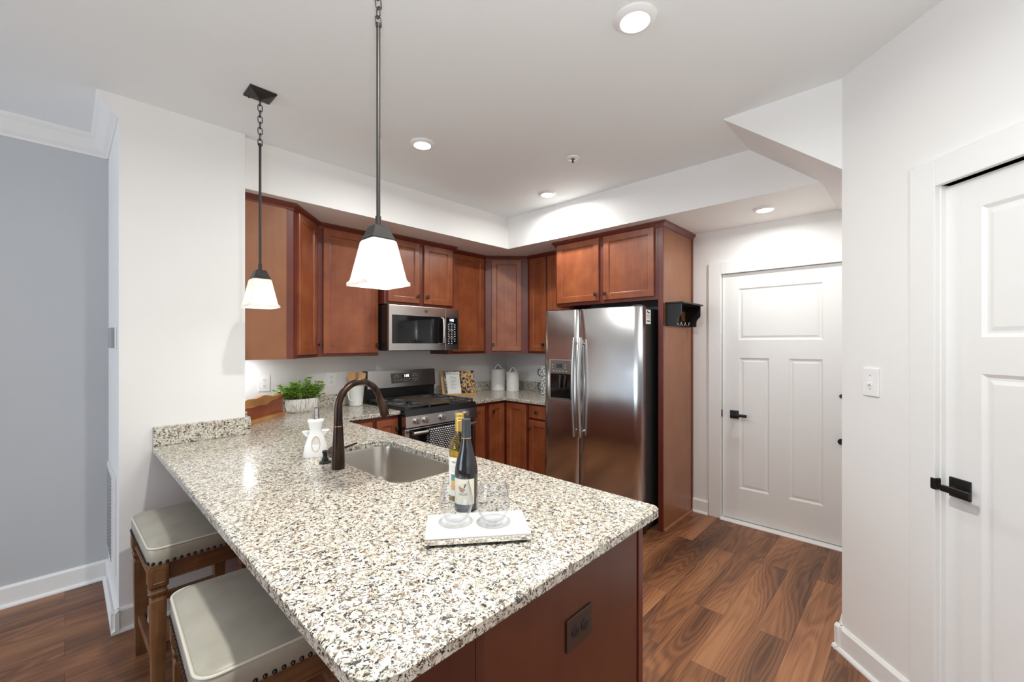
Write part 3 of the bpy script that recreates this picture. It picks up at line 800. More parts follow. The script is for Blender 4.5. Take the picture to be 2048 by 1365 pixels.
def splash(label, boxes):
    mb = MB()
    for b in boxes: mb.box(*b, ZT+0.0005, 1.017, 0.003)
    tag(mesh_obj('backsplash', mb, 'granite'), label, 'backsplash', 'granite backsplash strips')
splash('granite backsplash strip on the white pillar at the counter end', [(0.323, 0.7765, 2.916, PY-0.001), (PX1+0.001, 0.7765, PY-0.001, 3.684)])
splash('granite backsplash strip on the back wall behind the potted plant', [(0.7775, 1.883, 3.685, YB-0.001)])
splash('granite backsplash strip on the back wall behind the cookbook', [(2.649, 3.770, 3.685, YB-0.001)])
splash('granite backsplash strip on the wall beside the refrigerator', [(3.771, XF-0.001, 2.47, YB-0.001)])

# undermount sink
t = thing('kitchen_sink', 'single bowl stainless steel sink set under the granite counter', 'sink', (1.07, 1.826, 0.67))
mb = MB(); hx0, hx1, hy0, hy1 = 0.876, 1.266, 1.444, 2.208
loops = []
for ins, z, r in ((-0.02, ZB-0.001, 0.09), (0.0, ZB-0.001, 0.08), (0.003, ZB-0.012, 0.08), (0.012, 0.72, 0.075), (0.022, 0.695, 0.07), (0.045, 0.683, 0.05), (0.12, 0.680, 0.03)):
    loops.append([(p[0], p[1], z) for p in rrect(hx0+ins, hx1-ins, hy0+ins, hy1-ins, r, 8)])
mb.loft(loops, False, True)
mesh_obj('basin', mb, 'steel_sink', t)
mb = MB(); mb.lathe([(0.045, 0.001), (0.040, 0.004), (0.030, 0.001), (0.004, 0.0)], (1.07, 1.826, 0.680), 28)
mesh_obj('drain', mb, 'chrome', t)

# faucet
fx, fy = 0.822, 1.829
t = thing('kitchen_faucet', 'oil rubbed bronze gooseneck faucet arching over the sink', 'faucet', (fx, fy, ZT))
mb = MB(); mb.lathe([(0.0265, 0), (0.0270, 0.03), (0.0262, 0.07), (0.0222, 0.13), (0.0195, 0.184)], (fx, fy, ZT+0.0005), 28)
mesh_obj('body', mb, 'orb', t)
mb = MB(); mb.lathe([(0.0198, 0.184), (0.0198, 0.188)], (fx, fy, ZT), 28); mesh_obj('collar', mb, 'copper', t)
mb = MB(); pts = [(fx, fy, ZT+0.187), (fx, fy, ZT+0.22), (fx, fy, 1.176)]
R = 0.100
for i in range(1, 22):
    a = PI-i/21*(PI*0.91); pts.append((fx+R+R*math.cos(a), fy, 1.176+1.10*R*math.sin(a)))
rs = [0.0188, 0.0178, 0.0165]+[0.0158-0.0018*i/21 for i in range(1, 22)]
mb.tube(pts, rs, 16)
neck = mesh_obj('spout', mb, 'orb', t)
p1 = Vector(pts[-1]); dr = (Vector(pts[-1])-Vector(pts[-2])).normalized()
mb = MB(); mb.tube([p1-dr*0.004, p1+dr*0.010, p1+dr*0.030, p1+dr*0.085, p1+dr*0.092], [0.0150, 0.0162, 0.0178, 0.0215, 0.019], 18)
mb.box(-0.006, 0.006, -0.003, 0.003, -0.02, 0.02, 0.002, Mx=Matrix.Translation(p1+dr*0.05+Vector((0.021, 0, 0.002))) @ Matrix.Rotation(-0.30, 4, 'Y'))
mesh_obj('spray_head', mb, 'orb', t)
mb = MB(); mb.cyl((fx, fy+0.015, ZT+0.062), (fx, fy+0.062, ZT+0.062), 0.0235, 22); mb.cyl((fx, fy+0.062, ZT+0.062), (fx, fy+0.068, ZT+0.062), 0.0235, 22, 0.018)
mesh_obj('valve_hub', mb, 'orb', t)
mb = MB(); mb.tube([(fx+0.005, fy+0.055, ZT+0.066), (fx+0.05, fy+0.057, ZT+0.072), (fx+0.115, fy+0.06, ZT+0.083)], [0.0062, 0.005, 0.0045], 10)
mesh_obj('lever_handle', mb, 'orb', t)
t = thing('soap_pump', 'small dark bronze soap dispenser pump set in the counter beside the faucet', 'soap dispenser', (0.821, 1.962, ZT))
mb = MB(); mb.lathe([(0.026, 0.0005), (0.025, 0.006), (0.015, 0.010), (0.0145, 0.022), (0.0105, 0.024), (0.010, 0.032)], (0.821, 1.962, ZT), 24); mesh_obj('flange', mb, 'matte_black', t)
mb = MB(); mb.lathe([(0.009, 0.032), (0.0125, 0.050), (0.0125, 0.054), (0.009, 0.057)], (0.821, 1.962, ZT), 20); mb.cyl((0.825, 1.962, ZT+0.049), (0.848, 1.958, ZT+0.047), 0.0042, 10); mesh_obj('pump_head', mb, 'matte_black', t)
# white soap bottle shaped like a flared dress with an oval hollow
sx, sy = 0.842, 2.120
t = thing('soap_bottle', 'white ceramic soap bottle with flared base, oval hollow and chrome pump', 'soap bottle', (sx, sy, ZT), -math.radians(22))
mb = MB()
loops = []
for a, b, z in ((0.054, 0.036, 0.0005), (0.056, 0.038, 0.006), (0.050, 0.034, 0.05), (0.036, 0.026, 0.092), (0.0265, 0.021, 0.115), (0.027, 0.021, 0.130), (0.034, 0.026, 0.162), (0.037, 0.028, 0.170), (0.035, 0.026, 0.176), (0.018, 0.014, 0.180)):
    loops.append([(p[0], p[1], z) for p in rrect(-a, a, -b, b, min(a, b)*0.55, 4)])
mb.loft(loops)
mesh_obj('bottle', mb, 'white_matte', t, local=True)
mb = MB()
pts = []
for i in range(24):
    a = 2*PI*i/24; z = 0.063+0.036*math.sin(a); yy = -0.0378+0.010*(z/0.1)
    pts.append((0.018*math.cos(a), yy-0.001, z))
mb.tube(pts, 0.0022, 6, closed=True)
mesh_obj('oval_rim', mb, plain('tan_glaze', (0.60, 0.50, 0.42), 0.5), t, local=True)
mb = MB(); mb.loft([[(0.0165*k*math.cos(2*PI*i/20), -0.0375+0.010*((0.063+0.034*k*math.sin(2*PI*i/20))/0.1)-0.0005, 0.063+0.034*k*math.sin(2*PI*i/20)) for i in range(20)] for k in (1.0, 0.4)], False, True)
mesh_obj('oval_hollow', mb, plain('shaded_glaze', (0.70, 0.66, 0.62), 0.4), t, local=True)
mb = MB(); mb.lathe([(0.0165, 0.179), (0.0165, 0.193), (0.0135, 0.194), (0.0135, 0.208), (0.0145, 0.209), (0.0145, 0.231), (0.0125, 0.233)], n=20); mb.cyl((0, 0.005, 0.222), (0, 0.034, 0.221), 0.0045, 10)
mesh_obj('pump', mb, 'chrome', t, local=True)
mb = MB(); mb.loft([[(p[0], p[1], z) for p in rrect(-a, a, 0.030, 0.030+b, 0.012, 4)] for a, b, z in ((0.046, 0.038, 0.088), (0.060, 0.048, 0.104), (0.062, 0.050, 0.112), (0.057, 0.045, 0.110))])
mesh_obj('sponge_tray', mb, 'white_matte', t, local=True)

# base cabinets of the peninsula (doors face the kitchen, X+)
def base_cab_x(y0, y1, label, doors, end=False, hollow=False):
    x0, x1 = 0.640, 1.330
    t = thing('base_cabinet', label, 'cabinet', ((x0+x1)/2, (y0+y1)/2, 0), 0, 'peninsula base cabinets')
    mb = MB()
    if hollow:
        mb.box(x0, x0+0.018, y0, y1, 0.10, ZB-0.001); mb.box(x0, x1, y0, y0+0.018, 0.10, ZB-0.001); mb.box(x0, x1, y1-0.018, y1, 0.10, ZB-0.001); mb.box(x1-0.018, x1, y0, y1, 0.10, ZB-0.001); mb.box(x0, x1, y0, y1, 0.10, 0.12)
    else: mb.box(x0, x1, y0, y1, 0.10, ZB-0.001)
    mb.box(x0, x1-0.07, y0, y1, 0.0, 0.10)
    mesh_obj('carcass', mb, 'cherry_frame', t)
    n = doors; w = (y1-y0-0.02*(n+1))/n
    for i in range(n):
        yy = y0+0.02+i*(w+0.02)
        cab_door(t, (x1, yy, 0.13), (0, 1, 0), (1, 0, 0), w, 0.72, knob=(w-0.03 if i % 2 == 0 else 0.03, 0.66))
    return t
c1 = base_cab_x(0.700, 1.30, 'cherry end cabinet of the peninsula under the rounded counter corner', 1)
base_cab_x(1.302, 2.34, 'cherry sink cabinet of the peninsula beneath the stainless sink', 2, hollow=True)
base_cab_x(2.342, 3.03, 'cherry peninsula cabinet nearest the back wall', 1)
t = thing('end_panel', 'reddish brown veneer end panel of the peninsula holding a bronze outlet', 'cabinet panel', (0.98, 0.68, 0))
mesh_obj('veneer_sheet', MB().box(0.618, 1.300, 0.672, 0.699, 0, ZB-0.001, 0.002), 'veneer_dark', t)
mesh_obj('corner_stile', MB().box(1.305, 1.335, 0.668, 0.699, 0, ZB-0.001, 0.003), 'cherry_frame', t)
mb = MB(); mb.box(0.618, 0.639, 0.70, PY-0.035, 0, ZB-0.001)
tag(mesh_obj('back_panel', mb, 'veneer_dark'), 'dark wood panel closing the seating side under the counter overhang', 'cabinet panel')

def outlet(name, label, Fx, w, h, plate, face, slots, horiz=False, kind='outlet'):
    """duplex receptacle; local origin at plate centre"""
    o0 = Fx @ Vector((0, 0, 0))
    t = thing(name, label, 'outlet', tuple(o0), 0, 'wall outlets')
    mb = MB(); mb.box(-w/2, w/2, 0.0005, 0.006, -h/2, h/2, 0.003, Mx=Fx); mesh_obj('cover_plate', mb, plate, t)
    for s in (-1, 1):
        c = (s*w*0.18, 0) if horiz else (0, s*h*0.18)
        mb = MB(); mb.loft([[(c[0]+0.0165*k*math.cos(2*PI*i/20), dd, c[1]+0.0165*k*math.sin(2*PI*i/20)*0.86) for i in range(20)] for k, dd in ((1.0, 0.0055), (1.0, 0.0075), (0.93, 0.0085))], Mx=Fx)
        r = mesh_obj('receptacle', mb, face, t)
        mb = MB()
        if horiz:
            for q in (-1, 1): mb.box(c[0]-0.007, c[0]-0.001, 0.008, 0.0092, c[1]+q*0.006-0.0012, c[1]+q*0.006+0.0012, Mx=Fx)
            mb.ball((c[0]+0.007, 0.0086, c[1]), 0.0024, 8, Mx=Fx)
        else:
            for q in (-1, 1): mb.box(c[0]+q*0.006-0.0012, c[0]+q*0.006+0.0012, 0.008, 0.0092, c[1]+0.000, c[1]+0.007, Mx=Fx)
            mb.ball((c[0], 0.0086, c[1]-0.006), 0.0024, 8, Mx=Fx)
        mesh_obj('slot', mb, slots, r)
    return t
outlet('wall_outlet', 'dark bronze horizontal outlet on the end panel of the peninsula', frame((0.966, 0.672, 0.686), (1, 0, 0), (0, -1, 0)), 0.118, 0.086, 'bronze_panel', 'black', 'fixture', True)
FB = lambda x, z: frame((x, YB, z), (1, 0, 0), (0, -1, 0))
outlet('wall_outlet', 'white duplex outlet above the red wooden board', FB(1.077, 1.150), 0.084, 0.128, 'plate', 'plate', 'dark_ink')
outlet('wall_outlet', 'white duplex outlet between the potted plant and the utensil pitcher', FB(1.605, 1.147), 0.084, 0.128, 'plate', 'plate', 'dark_ink')
outlet('wall_outlet', 'white outlet partly hidden behind the open cookbook', FB(2.820, 1.125), 0.080, 0.120, 'plate', 'plate', 'dark_ink')
outlet('wall_outlet', 'white outlet on the back wall behind the tall canister', FB(3.61, 1.19), 0.080, 0.120, 'plate', 'plate', 'dark_ink')
t = thing('light_switch', 'white toggle light switch on the angled wall beside the closet door', 'light switch', tuple(FCW @ Vector((0.164, 0, 1.29))))
mesh_obj('cover_plate', MB().box(0.124, 0.204, 0.0005, 0.007, 1.229, 1.351, 0.003, Mx=FCW), 'plate', t)
mb = MB(); mb.box(0.1585, 0.1695, 0.006, 0.010, 1.276, 1.304, 0.001, Mx=FCW); mb.prism([(0.008, 1.285), (0.020, 1.279), (0.021, 1.284), (0.008, 1.294)], 0.160, 0.168, 'x', Mx=FCW)
mesh_obj('toggle', mb, 'white_ceramic', t)
for z in (1.260, 1.320): mesh_obj('screw', MB().ball((0.164, 0.0068, z), 0.003, 8, Mx=FCW), 'nickel', t)

# base cabinets on the back wall
t = thing('base_cabinet', 'cherry base cabinet with two doors between sink corner and range', 'cabinet', (1.62, 3.38, 0), 0, 'base cabinets on the back wall')
mb = MB(); mb.box(1.352, 1.882, 3.085, YB-0.002, 0.10, ZB-0.001); mb.box(1.352, 1.882, 3.15, YB-0.002, 0, 0.10); mesh_obj('carcass', mb, 'cherry_frame', t)
cab_door(t, (1.395, 3.085, 0.13), (1, 0, 0), (0, -1, 0), 0.255, 0.722)
cab_door(t, (1.684, 3.085, 0.13), (1, 0, 0), (0, -1, 0), 0.190, 0.722, knob=(0.170, 0.640))
t = thing('base_cabinet', 'narrow cherry base cabinet with one door just past the range', 'cabinet', (2.76, 3.38, 0), 0, 'base cabinets on the back wall')
mb = MB(); mb.box(2.651, 2.868, 3.085, YB-0.002, 0.10, ZB-0.001); mb.box(2.651, 2.868, 3.15, YB-0.002, 0, 0.10); mesh_obj('carcass', mb, 'cherry_frame', t)
cab_door(t, (2.662, 3.085, 0.13), (1, 0, 0), (0, -1, 0), 0.172, 0.722, knob=(0.032, 0.645))
t = thing('corner_base_cabinet', 'cherry corner cabinet with two doors meeting under the counter corner', 'cabinet', (3.4, 3.3, 0))
mb = MB(); mb.box(2.870, XF-0.002, 3.085, YB-0.002, 0.10, ZB-0.001); mb.box(3.125, XF-0.002, 2.765, 3.085, 0.10, ZB-0.001); mb.box(2.870, XF-0.002, 3.15, YB-0.002, 0, 0.10); mb.box(3.19, XF-0.002, 2.765, 3.15, 0, 0.10); mesh_obj('carcass', mb, 'cherry_frame', t)
cab_door(t, (2.898, 3.085, 0.13), (1, 0, 0), (0, -1, 0), 0.208, 0.730, knob=(0.036, 0.655))
cab_door(t, (3.125, 3.066-0.285, 0.13), (0, 1, 0), (-1, 0, 0), 0.262, 0.730)
t = thing('drawer_cabinet', 'cherry base cabinet with a drawer over a door beside the refrigerator', 'cabinet', (3.45, 2.6, 0))
mb = MB(); mb.box(3.125, XF-0.002, 2.47, 2.763, 0.10, ZB-0.001); mb.box(3.19, XF-0.002, 2.47, 2.763, 0, 0.10); mesh_obj('carcass', mb, 'cherry_frame', t)
Fd = (3.125, 2.485, 0)
mb = MB(); ring_panel(mb, 0.255, 0.118, [(0, 0), (0, 0.015), (0.006, 0.019), (0.012, 0.019)], frame((3.125, 2.485, 0.742), (0, 1, 0), (-1, 0, 0))); dw = mesh_obj('drawer', mb, 'cherry', t)
mb = MB(); Mk = frame((3.106, 2.633, 0.806), (0, 1, 0), (-1, 0, 0)); mb.cyl((0, 0, 0), (0, 0.012, 0), 0.006, 10, Mx=Mk)
mb.loft([[(a*p, y, a*q) for p, q in ((-1, -1), (1, -1), (1, 1), (-1, 1))] for a, y in ((0.009, 0.010), (0.0145, 0.016), (0.0145, 0.021), (0.010, 0.026))], smooth=False, Mx=Mk); mesh_obj('knob', mb, 'pewter', dw)
cab_door(t, (3.125, 2.485, 0.13), (0, 1, 0), (-1, 0, 0), 0.255, 0.590, knob=(0.237, 0.515))

# ------------------------------------------------------------------ wall cabinets
ZW0, ZW1 = 1.355, 2.380
def crown(parent, pts, n_out=0.03):
    """small crown strip along a polyline of face points (outward on the right-hand side of travel)"""
    mb = MB()
    P = [Vector((p[0], p[1], 0)) for p in pts]
    norms = []
    for i in range(len(P)):
        ns = []
        if i > 0: e = (P[i]-P[i-1]).normalized(); ns.append(Vector((e.y, -e.x, 0)))
        if i < len(P)-1: e = (P[i+1]-P[i]).normalized(); ns.append(Vector((e.y, -e.x, 0)))
        s = sum(ns, Vector())
        norms.append(s*(len(ns)/max(0.3, s.length_squared)) if len(ns) == 1 else s*(2/max(0.3, s.length_squared)))
    loops = []
    for p, nn in zip(P, norms):
        loops.append([p+nn*d+Vector((0, 0, z)) for d, z in ((-0.004, 2.366), (0.006, 2.366), (0.010, 2.378), (0.022, 2.392), (0.028, 2.396), (0.028, ZS-0.001), (-0.004, ZS-0.001))])
    mb.loft(loops, True, True, False)
    return mesh_obj('crown_strip', mb, 'cherry_frame', parent)
def wall_cab(label, x0, x1, yf, z0, z1, doors, name='wall_cabinet', crown_pts=None, mat='cherry'):
    t = thing(name, label, 'cabinet', ((x0+x1)/2, YB, z0), 0, 'cherry wall cabinets')
    mesh_obj('carcass', MB().box(x0, x1, yf, YB-0.002, z0, z1, 0.001), 'cherry_frame', t)
    for (a, b, za, zb, kn) in doors: cab_door(t, (a, yf, za), (1, 0, 0), (0, -1, 0), b-a, zb-za, knob=kn, mat=mat)
    if crown_pts: crown(t, crown_pts)
    return t
YD = 3.404     # carcass front; doors stand 19 mm proud
wall_cab('cherry wall cabinet with one wide door between the diagonal corner and the microwave', 1.367, 1.884, YD, ZW0, ZS-0.001, [(1.403, 1.874, 1.380, 2.374, (0.452, 0.068))], crown_pts=[(1.367, YD), (1.884, YD)])
wall_cab('short two door cherry cabinet above the microwave', 1.886, 2.640, 3.312, 1.803, ZS-0.001, [(1.916, 2.236, 1.824, 2.372, (0.302, 0.066)), (2.285, 2.615, 1.824, 2.372, (0.030, 0.066))], crown_pts=[(1.886, 3.372), (1.886, 3.312), (2.640, 3.312), (2.640, 3.372)])
wall_cab('cherry wall cabinet with one door just past the microwave', 2.648, 3.148, YD, ZW0, ZS-0.001, [(2.690, 3.118, 1.380, 2.374, None)], crown_pts=[(2.672, YD), (3.148, YD)])
# diagonal corner cabinets
def diag_cab(label, poly, A, B, u0, w, kn, side=None, crown_pts=None):
    t = thing('corner_wall_cabinet', label, 'cabinet', (poly[0][0], poly[0][1], ZW0), 0, 'diagonal corner wall cabinets')
    mb = MB(); mb.prism(poly, ZW0, ZS-0.001, 'z'); mesh_obj('carcass', mb, 'cherry_frame', t)
    A = Vector((A[0], A[1], 0)); B = Vector((B[0], B[1], 0)); u = (B-A).normalized(); n = Vector((u.y, -u.x, 0))
    o = A+u*u0
    cab_door(t, (o.x, o.y, 1.380), u, n, w, 0.992, knob=kn)
    if crown_pts: crown(t, crown_pts)
    return t
A = (1.075, 3.085); B = (1.366, 3.404)
t = diag_cab('diagonal cherry corner cabinet by the pillar, showing its broad side panel', [(PX1+0.001, 3.085), A, B, (1.366, YB-0.002), (PX1+0.001, YB-0.002)], A, B, 0.060, 0.320, (0.335, 0.070), crown_pts=[(PX1+0.03, 3.085), A, B])
mesh_obj('side_panel', MB().box(PX1+0.001, 1.030, 3.079, 3.0845, ZW0, 2.368, 0.001), 'veneer', t)
A = (3.150, 3.404); B = (3.480, 3.080)
diag_cab('diagonal cherry corner cabinet in the far corner above the canisters', [(3.150, YB-0.002), A, B, (XF-0.002, 3.080), (XF-0.002, YB-0.002)], A, B, 0.068, 0.325, (0.018, 0.070), crown_pts=[A, B])
t = thing('wall_cabinet', 'cherry wall cabinet between the far corner and the refrigerator enclosure', 'cabinet', (XF, 2.8, ZW0), 0, 'cherry wall cabinets')
mesh_obj('carcass', MB().box(3.480, XF-0.002, 2.482, 3.078, ZW0, ZS-0.001, 0.001), 'cherry_frame', t)
cab_door(t, (3.480, 2.822, 1.380), (0, 1, 0), (-1, 0, 0), 0.222, 0.992, knob=(0.020, 0.070))
cab_door(t, (3.480, 2.500, 1.380), (0, 1, 0), (-1, 0, 0), 0.300, 0.992)
crown(t, [(3.480, 3.078), (3.480, 2.482)])
# refrigerator enclosure
t = thing('refrigerator_cabinet', 'two door cherry cabinet above the refrigerator', 'cabinet', (XF, 1.96, 1.80))
mesh_obj('carcass', MB().box(3.199, XF-0.002, 1.476, 2.480, 1.805, ZS-0.001, 0.001), 'cherry_frame', t)
cab_door(t, (3.199, 2.003, 1.832), (0, 1, 0), (-1, 0, 0), 0.452, 0.545, knob=(0.024, 0.055))
cab_door(t, (3.199, 1.502, 1.832), (0, 1, 0), (-1, 0, 0), 0.456, 0.545, knob=(0.434, 0.055))
crown(t, [(3.38, 2.480), (3.199, 2.480), (3.199, 1.476)])
t = thing('tall_end_panel', 'tall cherry veneer end panel standing beside the refrigerator', 'cabinet panel', (3.5, 1.45, 0))
mesh_obj('veneer_sheet', MB().box(3.215, XF-0.002, 1.434, 1.474, 0.0, ZS-0.001, 0.001), 'veneer', t)
mesh_obj('front_stile', MB().box(3.196, 3.214, 1.433, 1.474, 0.0, ZS-0.001, 0.002), 'cherry_frame', t)
mesh_obj('scribe_strip', MB().box(3.765, XF-0.002, 1.428, 1.434, 0.0, 2.37, 0.001), 'cherry_frame', t)
mb = MB(); mb.prism([(0, 0), (0.014, 0), (0.013, 0.010), (0.006, 0.018), (0, 0.019)], 0, 0.585, 'x', Mx=frame((3.205, 1.4335, 0), (1, 0, 0), (0, -1, 0))); mesh_obj('shoe_strip', mb, 'veneer', t)
crown(t, [(3.196, 1.474), (3.196, 1.434), (XF-0.002, 1.434)])

t = thing('added_light_bar', 'added slim white light bar under the diagonal corner cabinet beside the pillar', 'light', (0.90, 3.54, ZW0))  # hidden light bar added to brighten the wall in this corner
mesh_obj('housing', MB().box(0.80, 1.00, 3.520, 3.560, ZW0-0.006, ZW0-0.0005, 0.002), 'plate', t)
mesh_obj('lens', MB().box(0.81, 0.99, 3.525, 3.555, ZW0-0.0075, ZW0-0.006, 0.0005), 'lens', t)
area_light('lamp', (0.90, 3.54, ZW0-0.009), (0.93, 3.55, 0.9), 0.18, 0.03, 0.8, (0.90, 0.95, 1.0)).parent = None
# ------------------------------------------------------------------ microwave
t = thing('microwave', 'stainless over the range microwave with black glass door', 'microwave', (2.265, 3.45, 1.395))
x0, x1, y0 = 1.888, 2.640, 3.232
mesh_obj('case', MB().box(x0, x1, y0+0.03, YB-0.003, 1.402, 1.795, 0.003), 'black', t)
mb = MB(); mb.box(x0, 2.478, y0, y0+0.029, 1.400, 1.793, 0.004)
dr = mesh_obj('door', mb, 'steel', t)
mesh_obj('window', MB().box(1.916, 2.474, y0-0.003, y0+0.002, 1.462, 1.708, 0.002), 'black_glass', dr)
mb = MB(); mb.tube([(2.436, y0-0.004, 1.700), (2.436, y0-0.034, 1.690), (2.436, y0-0.042, 1.62), (2.436, y0-0.044, 1.58), (2.436, y0-0.042, 1.53), (2.436, y0-0.034, 1.468), (2.436, y0-0.004, 1.458)], 0.014, 12, flat=(1.0, 0.6)); mesh_obj('handle', mb, 'nickel', dr)
mb = MB(); lx, lz = 2.262, 1.752
for rr in (0.0155, 0.0125): mb.tube([(lx+rr*math.cos(2*PI*i/24), y0-0.001, lz+rr*math.sin(2*PI*i/24)) for i in range(24)], 0.0008, 5, closed=True)
for sgn in (-1, 1): mb.tube([(lx+sgn*0.0055+0.0042*math.cos(a), y0-0.001, lz+0.0075*math.sin(a)) for a in [i*0.42 for i in range(13)]], 0.0008, 5)
mesh_obj('emblem', mb, 'pewter', dr)
cpn = mesh_obj('control_panel', MB().box(2.481, x1, y0, y0+0.029, 1.400, 1.793, 0.004), 'steel', t)
mesh_obj('touch_pad', MB().box(2.487, 2.622, y0-0.003, y0+0.002, 1.455, 1.708, 0.003), 'black_glass', cpn)
mb = MB()
for i in range(3):
    for j in range(9):
        z = 1.640-j*0.0205-(0.006 if j > 2 else 0)-(0.006 if j > 5 else 0)
        if j == 8 and i == 2: continue
        mb.box(2.505+i*0.036, 2.523+i*0.036, y0-0.0045, y0-0.0025, z-0.004, z+0.004)
for z in (1.655, 1.588, 1.517): mb.box(2.515, 2.575, y0-0.0045, y0-0.0025, z-0.0018, z+0.0018)
mesh_obj('key_legend', mb, 'legend', cpn)
mesh_obj('display', MB().box(2.508, 2.588, y0-0.0045, y0-0.0025, 1.668, 1.700), 'lcd', cpn)
text_part('clock_digits', '1:02', 0.030, (2.548, y0-0.0052, 1.683), (1, 0, 0), (0, -1, 0), 'led', cpn)
mesh_obj('grease_filter', MB().box(2.02, 2.40, 3.32, 3.62, 1.394, 1.4015), 'iron', t)

# ------------------------------------------------------------------ range
t = thing('gas_range', 'stainless gas range with black cooktop, five knobs and towel', 'stove', (2.266, 3.35, 0))
t['label'] = 'stainless gas range with five knobs and black cooktop under the microwave'
rx0, rx1 = 1.8855, 2.6465
mesh_obj('case', MB().box(rx0, rx1, 3.032, 3.665, 0.08, 0.905), 'black', t)
mesh_obj('toe_kick', MB().box(rx0+0.02, rx1-0.02, 3.07, 3.6, 0.0, 0.079), 'black', t)
ck = MB(); ck.box(rx0, rx1, 2.990, 3.665, 0.900, 0.922, 0.006); ck.prism([(2.978, 0.868), (2.990, 0.915), (3.04, 0.915), (3.04, 0.868)], rx0, rx1, 'x')
cook = mesh_obj('cooktop', ck, 'black', t)
mb = MB(); mb.prism([(2.968, 0.780), (2.975, 0.870), (3.031, 0.870), (3.031, 0.780)], rx0, rx1, 'x'); kp = mesh_obj('knob_panel', mb, 'steel', t)
Fk = lambda x, z: frame((x, 2.973, z), (1, 0, 0), (0, -1, 0))
for x in (1.985, 2.072, 2.243, 2.425, 2.510):
    mb = MB(); Mk = Fk(x, 0.828)
    mb.cyl((0, -0.004, 0), (0, 0.004, 0), 0.030, 24, Mx=Mk); mb.cyl((0, 0.004, 0), (0, 0.026, 0), 0.0255, 24, 0.0235, Mx=Mk); mb.box(-0.006, 0.006, 0.020, 0.040, -0.024, 0.024, 0.004, Mx=Mk)
    mesh_obj('knob', mb, 'nickel', kp)
od = mesh_obj('oven_door', MB().box(rx0+0.002, rx1-0.002, 2.990, 3.030, 0.265, 0.765, 0.004), 'steel', t)
mesh_obj('oven_window', MB().box(rx0+0.045, rx1-0.045, 2.986, 2.992, 0.330, 0.758, 0.003), 'black_glass', od)
mb = MB(); mb.cyl((rx0+0.045, 2.935, 0.735), (rx1-0.045, 2.935, 0.735), 0.0145, 18)
for x in (rx0+0.075, rx1-0.075): mb.cyl((x, 2.990, 0.735), (x, 2.935, 0.735), 0.009, 10)
mesh_obj('handle', mb, 'nickel', od)
mesh_obj('warming_drawer', MB().box(rx0+0.002, rx1-0.002, 2.992, 3.030, 0.085, 0.258, 0.004), 'steel', t)
# back guard
mb = MB(); mb.prism([(3.620, 1.045), (3.634, 1.205), (3.690, 1.205), (3.690, 1.045)], rx0, rx1, 'x'); bg = mesh_obj('back_guard', mb, 'steel', t)
mesh_obj('guard_base', MB().box(rx0, rx1, 3.640, 3.690, 0.90, 1.045), 'black', t)
mesh_obj('guard_end', MB().box(rx0-0.0002, rx0+0.012, 3.618, 3.692, 1.040, 1.208, 0.003), 'black', t)
Fg = frame((2.30, 3.6265, 1.128), (1, 0, 0), (0, -1, 0))
mesh_obj('touch_panel', MB().box(-0.158, 0.158, 0.0, 0.007, -0.047, 0.047, 0.003, Mx=Fg), 'grey_panel', bg)
mesh_obj('display', MB().box(-0.042, 0.042, 0.006, 0.0085, 0.006, 0.034, Mx=Fg), 'lcd', bg)
text_part('clock_digits', '1:02', 0.034, (2.302, 3.6265-0.0092, 1.148), (1, 0, 0), (0, -1, 0), 'led', bg)
mb = MB()
for x, z, w in ((-0.105, 0.030, 0.040), (-0.125, 0.013, 0.014), (-0.090, 0.013, 0.014), (-0.125, -0.020, 0.012), (-0.092, -0.018, 0.014), (-0.055, -0.018, 0.012), (-0.020, -0.012, 0.007), (0.006, -0.012, 0.007), (0.036, -0.012, 0.012), (0.094, 0.036, 0.038), (0.080, 0.018, 0.016), (0.112, 0.018, 0.014), (0.084, -0.012, 0.013), (0.114, -0.012, 0.013), (0.100, -0.028, 0.028), (-0.008, -0.030, 0.022)):
    hh = 0.0022 if w > 0.02 else 0.0042
    mb.box(x-w/2, x+w/2, 0.0065, 0.0085, z-hh, z+hh, Mx=Fg)
mesh_obj('key_legend', mb, 'legend', bg)
# grates, burners and griddle
def grate(xa, xb):
    mb = MB(); ya, yb = 3.015, 3.600; zt = 0.950; r = 0.0075
    for y in (ya, yb): mb.box(xa, xb, y-r, y+r, zt-0.012, zt+0.002, 0.003)
    for x in (xa, xb): mb.box(x-r, x+r, ya-r, yb+r, zt-0.012, zt+0.002, 0.003)
    for x in (xa, xb):
        for y in (ya, yb): mb.box(x-r, x+r, y-r, y+r, 0.9225, zt, 0.002)
    ym = (ya+yb)/2; mb.box(xa, xb, ym-r, ym+r, zt-0.012, zt+0.002, 0.003)
    for cy in ((ya+ym)/2, (ym+yb)/2):
        cx = (xa+xb)/2
        for k in range(8):
            a = PI/4*k+PI/8*0; e = 0.036
            tx = cx+math.cos(a)*0.5*(xb-xa); ty = cy+math.sin(a)*0.25*(yb-ya)
            if k % 2: tx = cx+(1 if math.cos(a) > 0 else -1)*0.5*(xb-xa); ty = cy+(1 if math.sin(a) > 0 else -1)*0.12*(yb-ya)
            mb.tube([(cx+math.cos(a)*e, cy+math.sin(a)*e, zt-0.001), (tx, ty, zt-0.005)], 0.006, 8)
    return mb
for xa, xb in ((1.915, 2.140), (2.392, 2.617)):
    g = mesh_obj('grate', grate(xa, xb), 'iron', cook)
for cx in (2.027, 2.505):
    for cy in (3.16, 3.455):
        mb = MB(); mb.lathe([(0.048, 0.9215), (0.045, 0.930), (0.034, 0.931), (0.034, 0.940), (0.030, 0.943)], (cx, cy, 0), 24); mesh_obj('burner', mb, 'iron', cook)
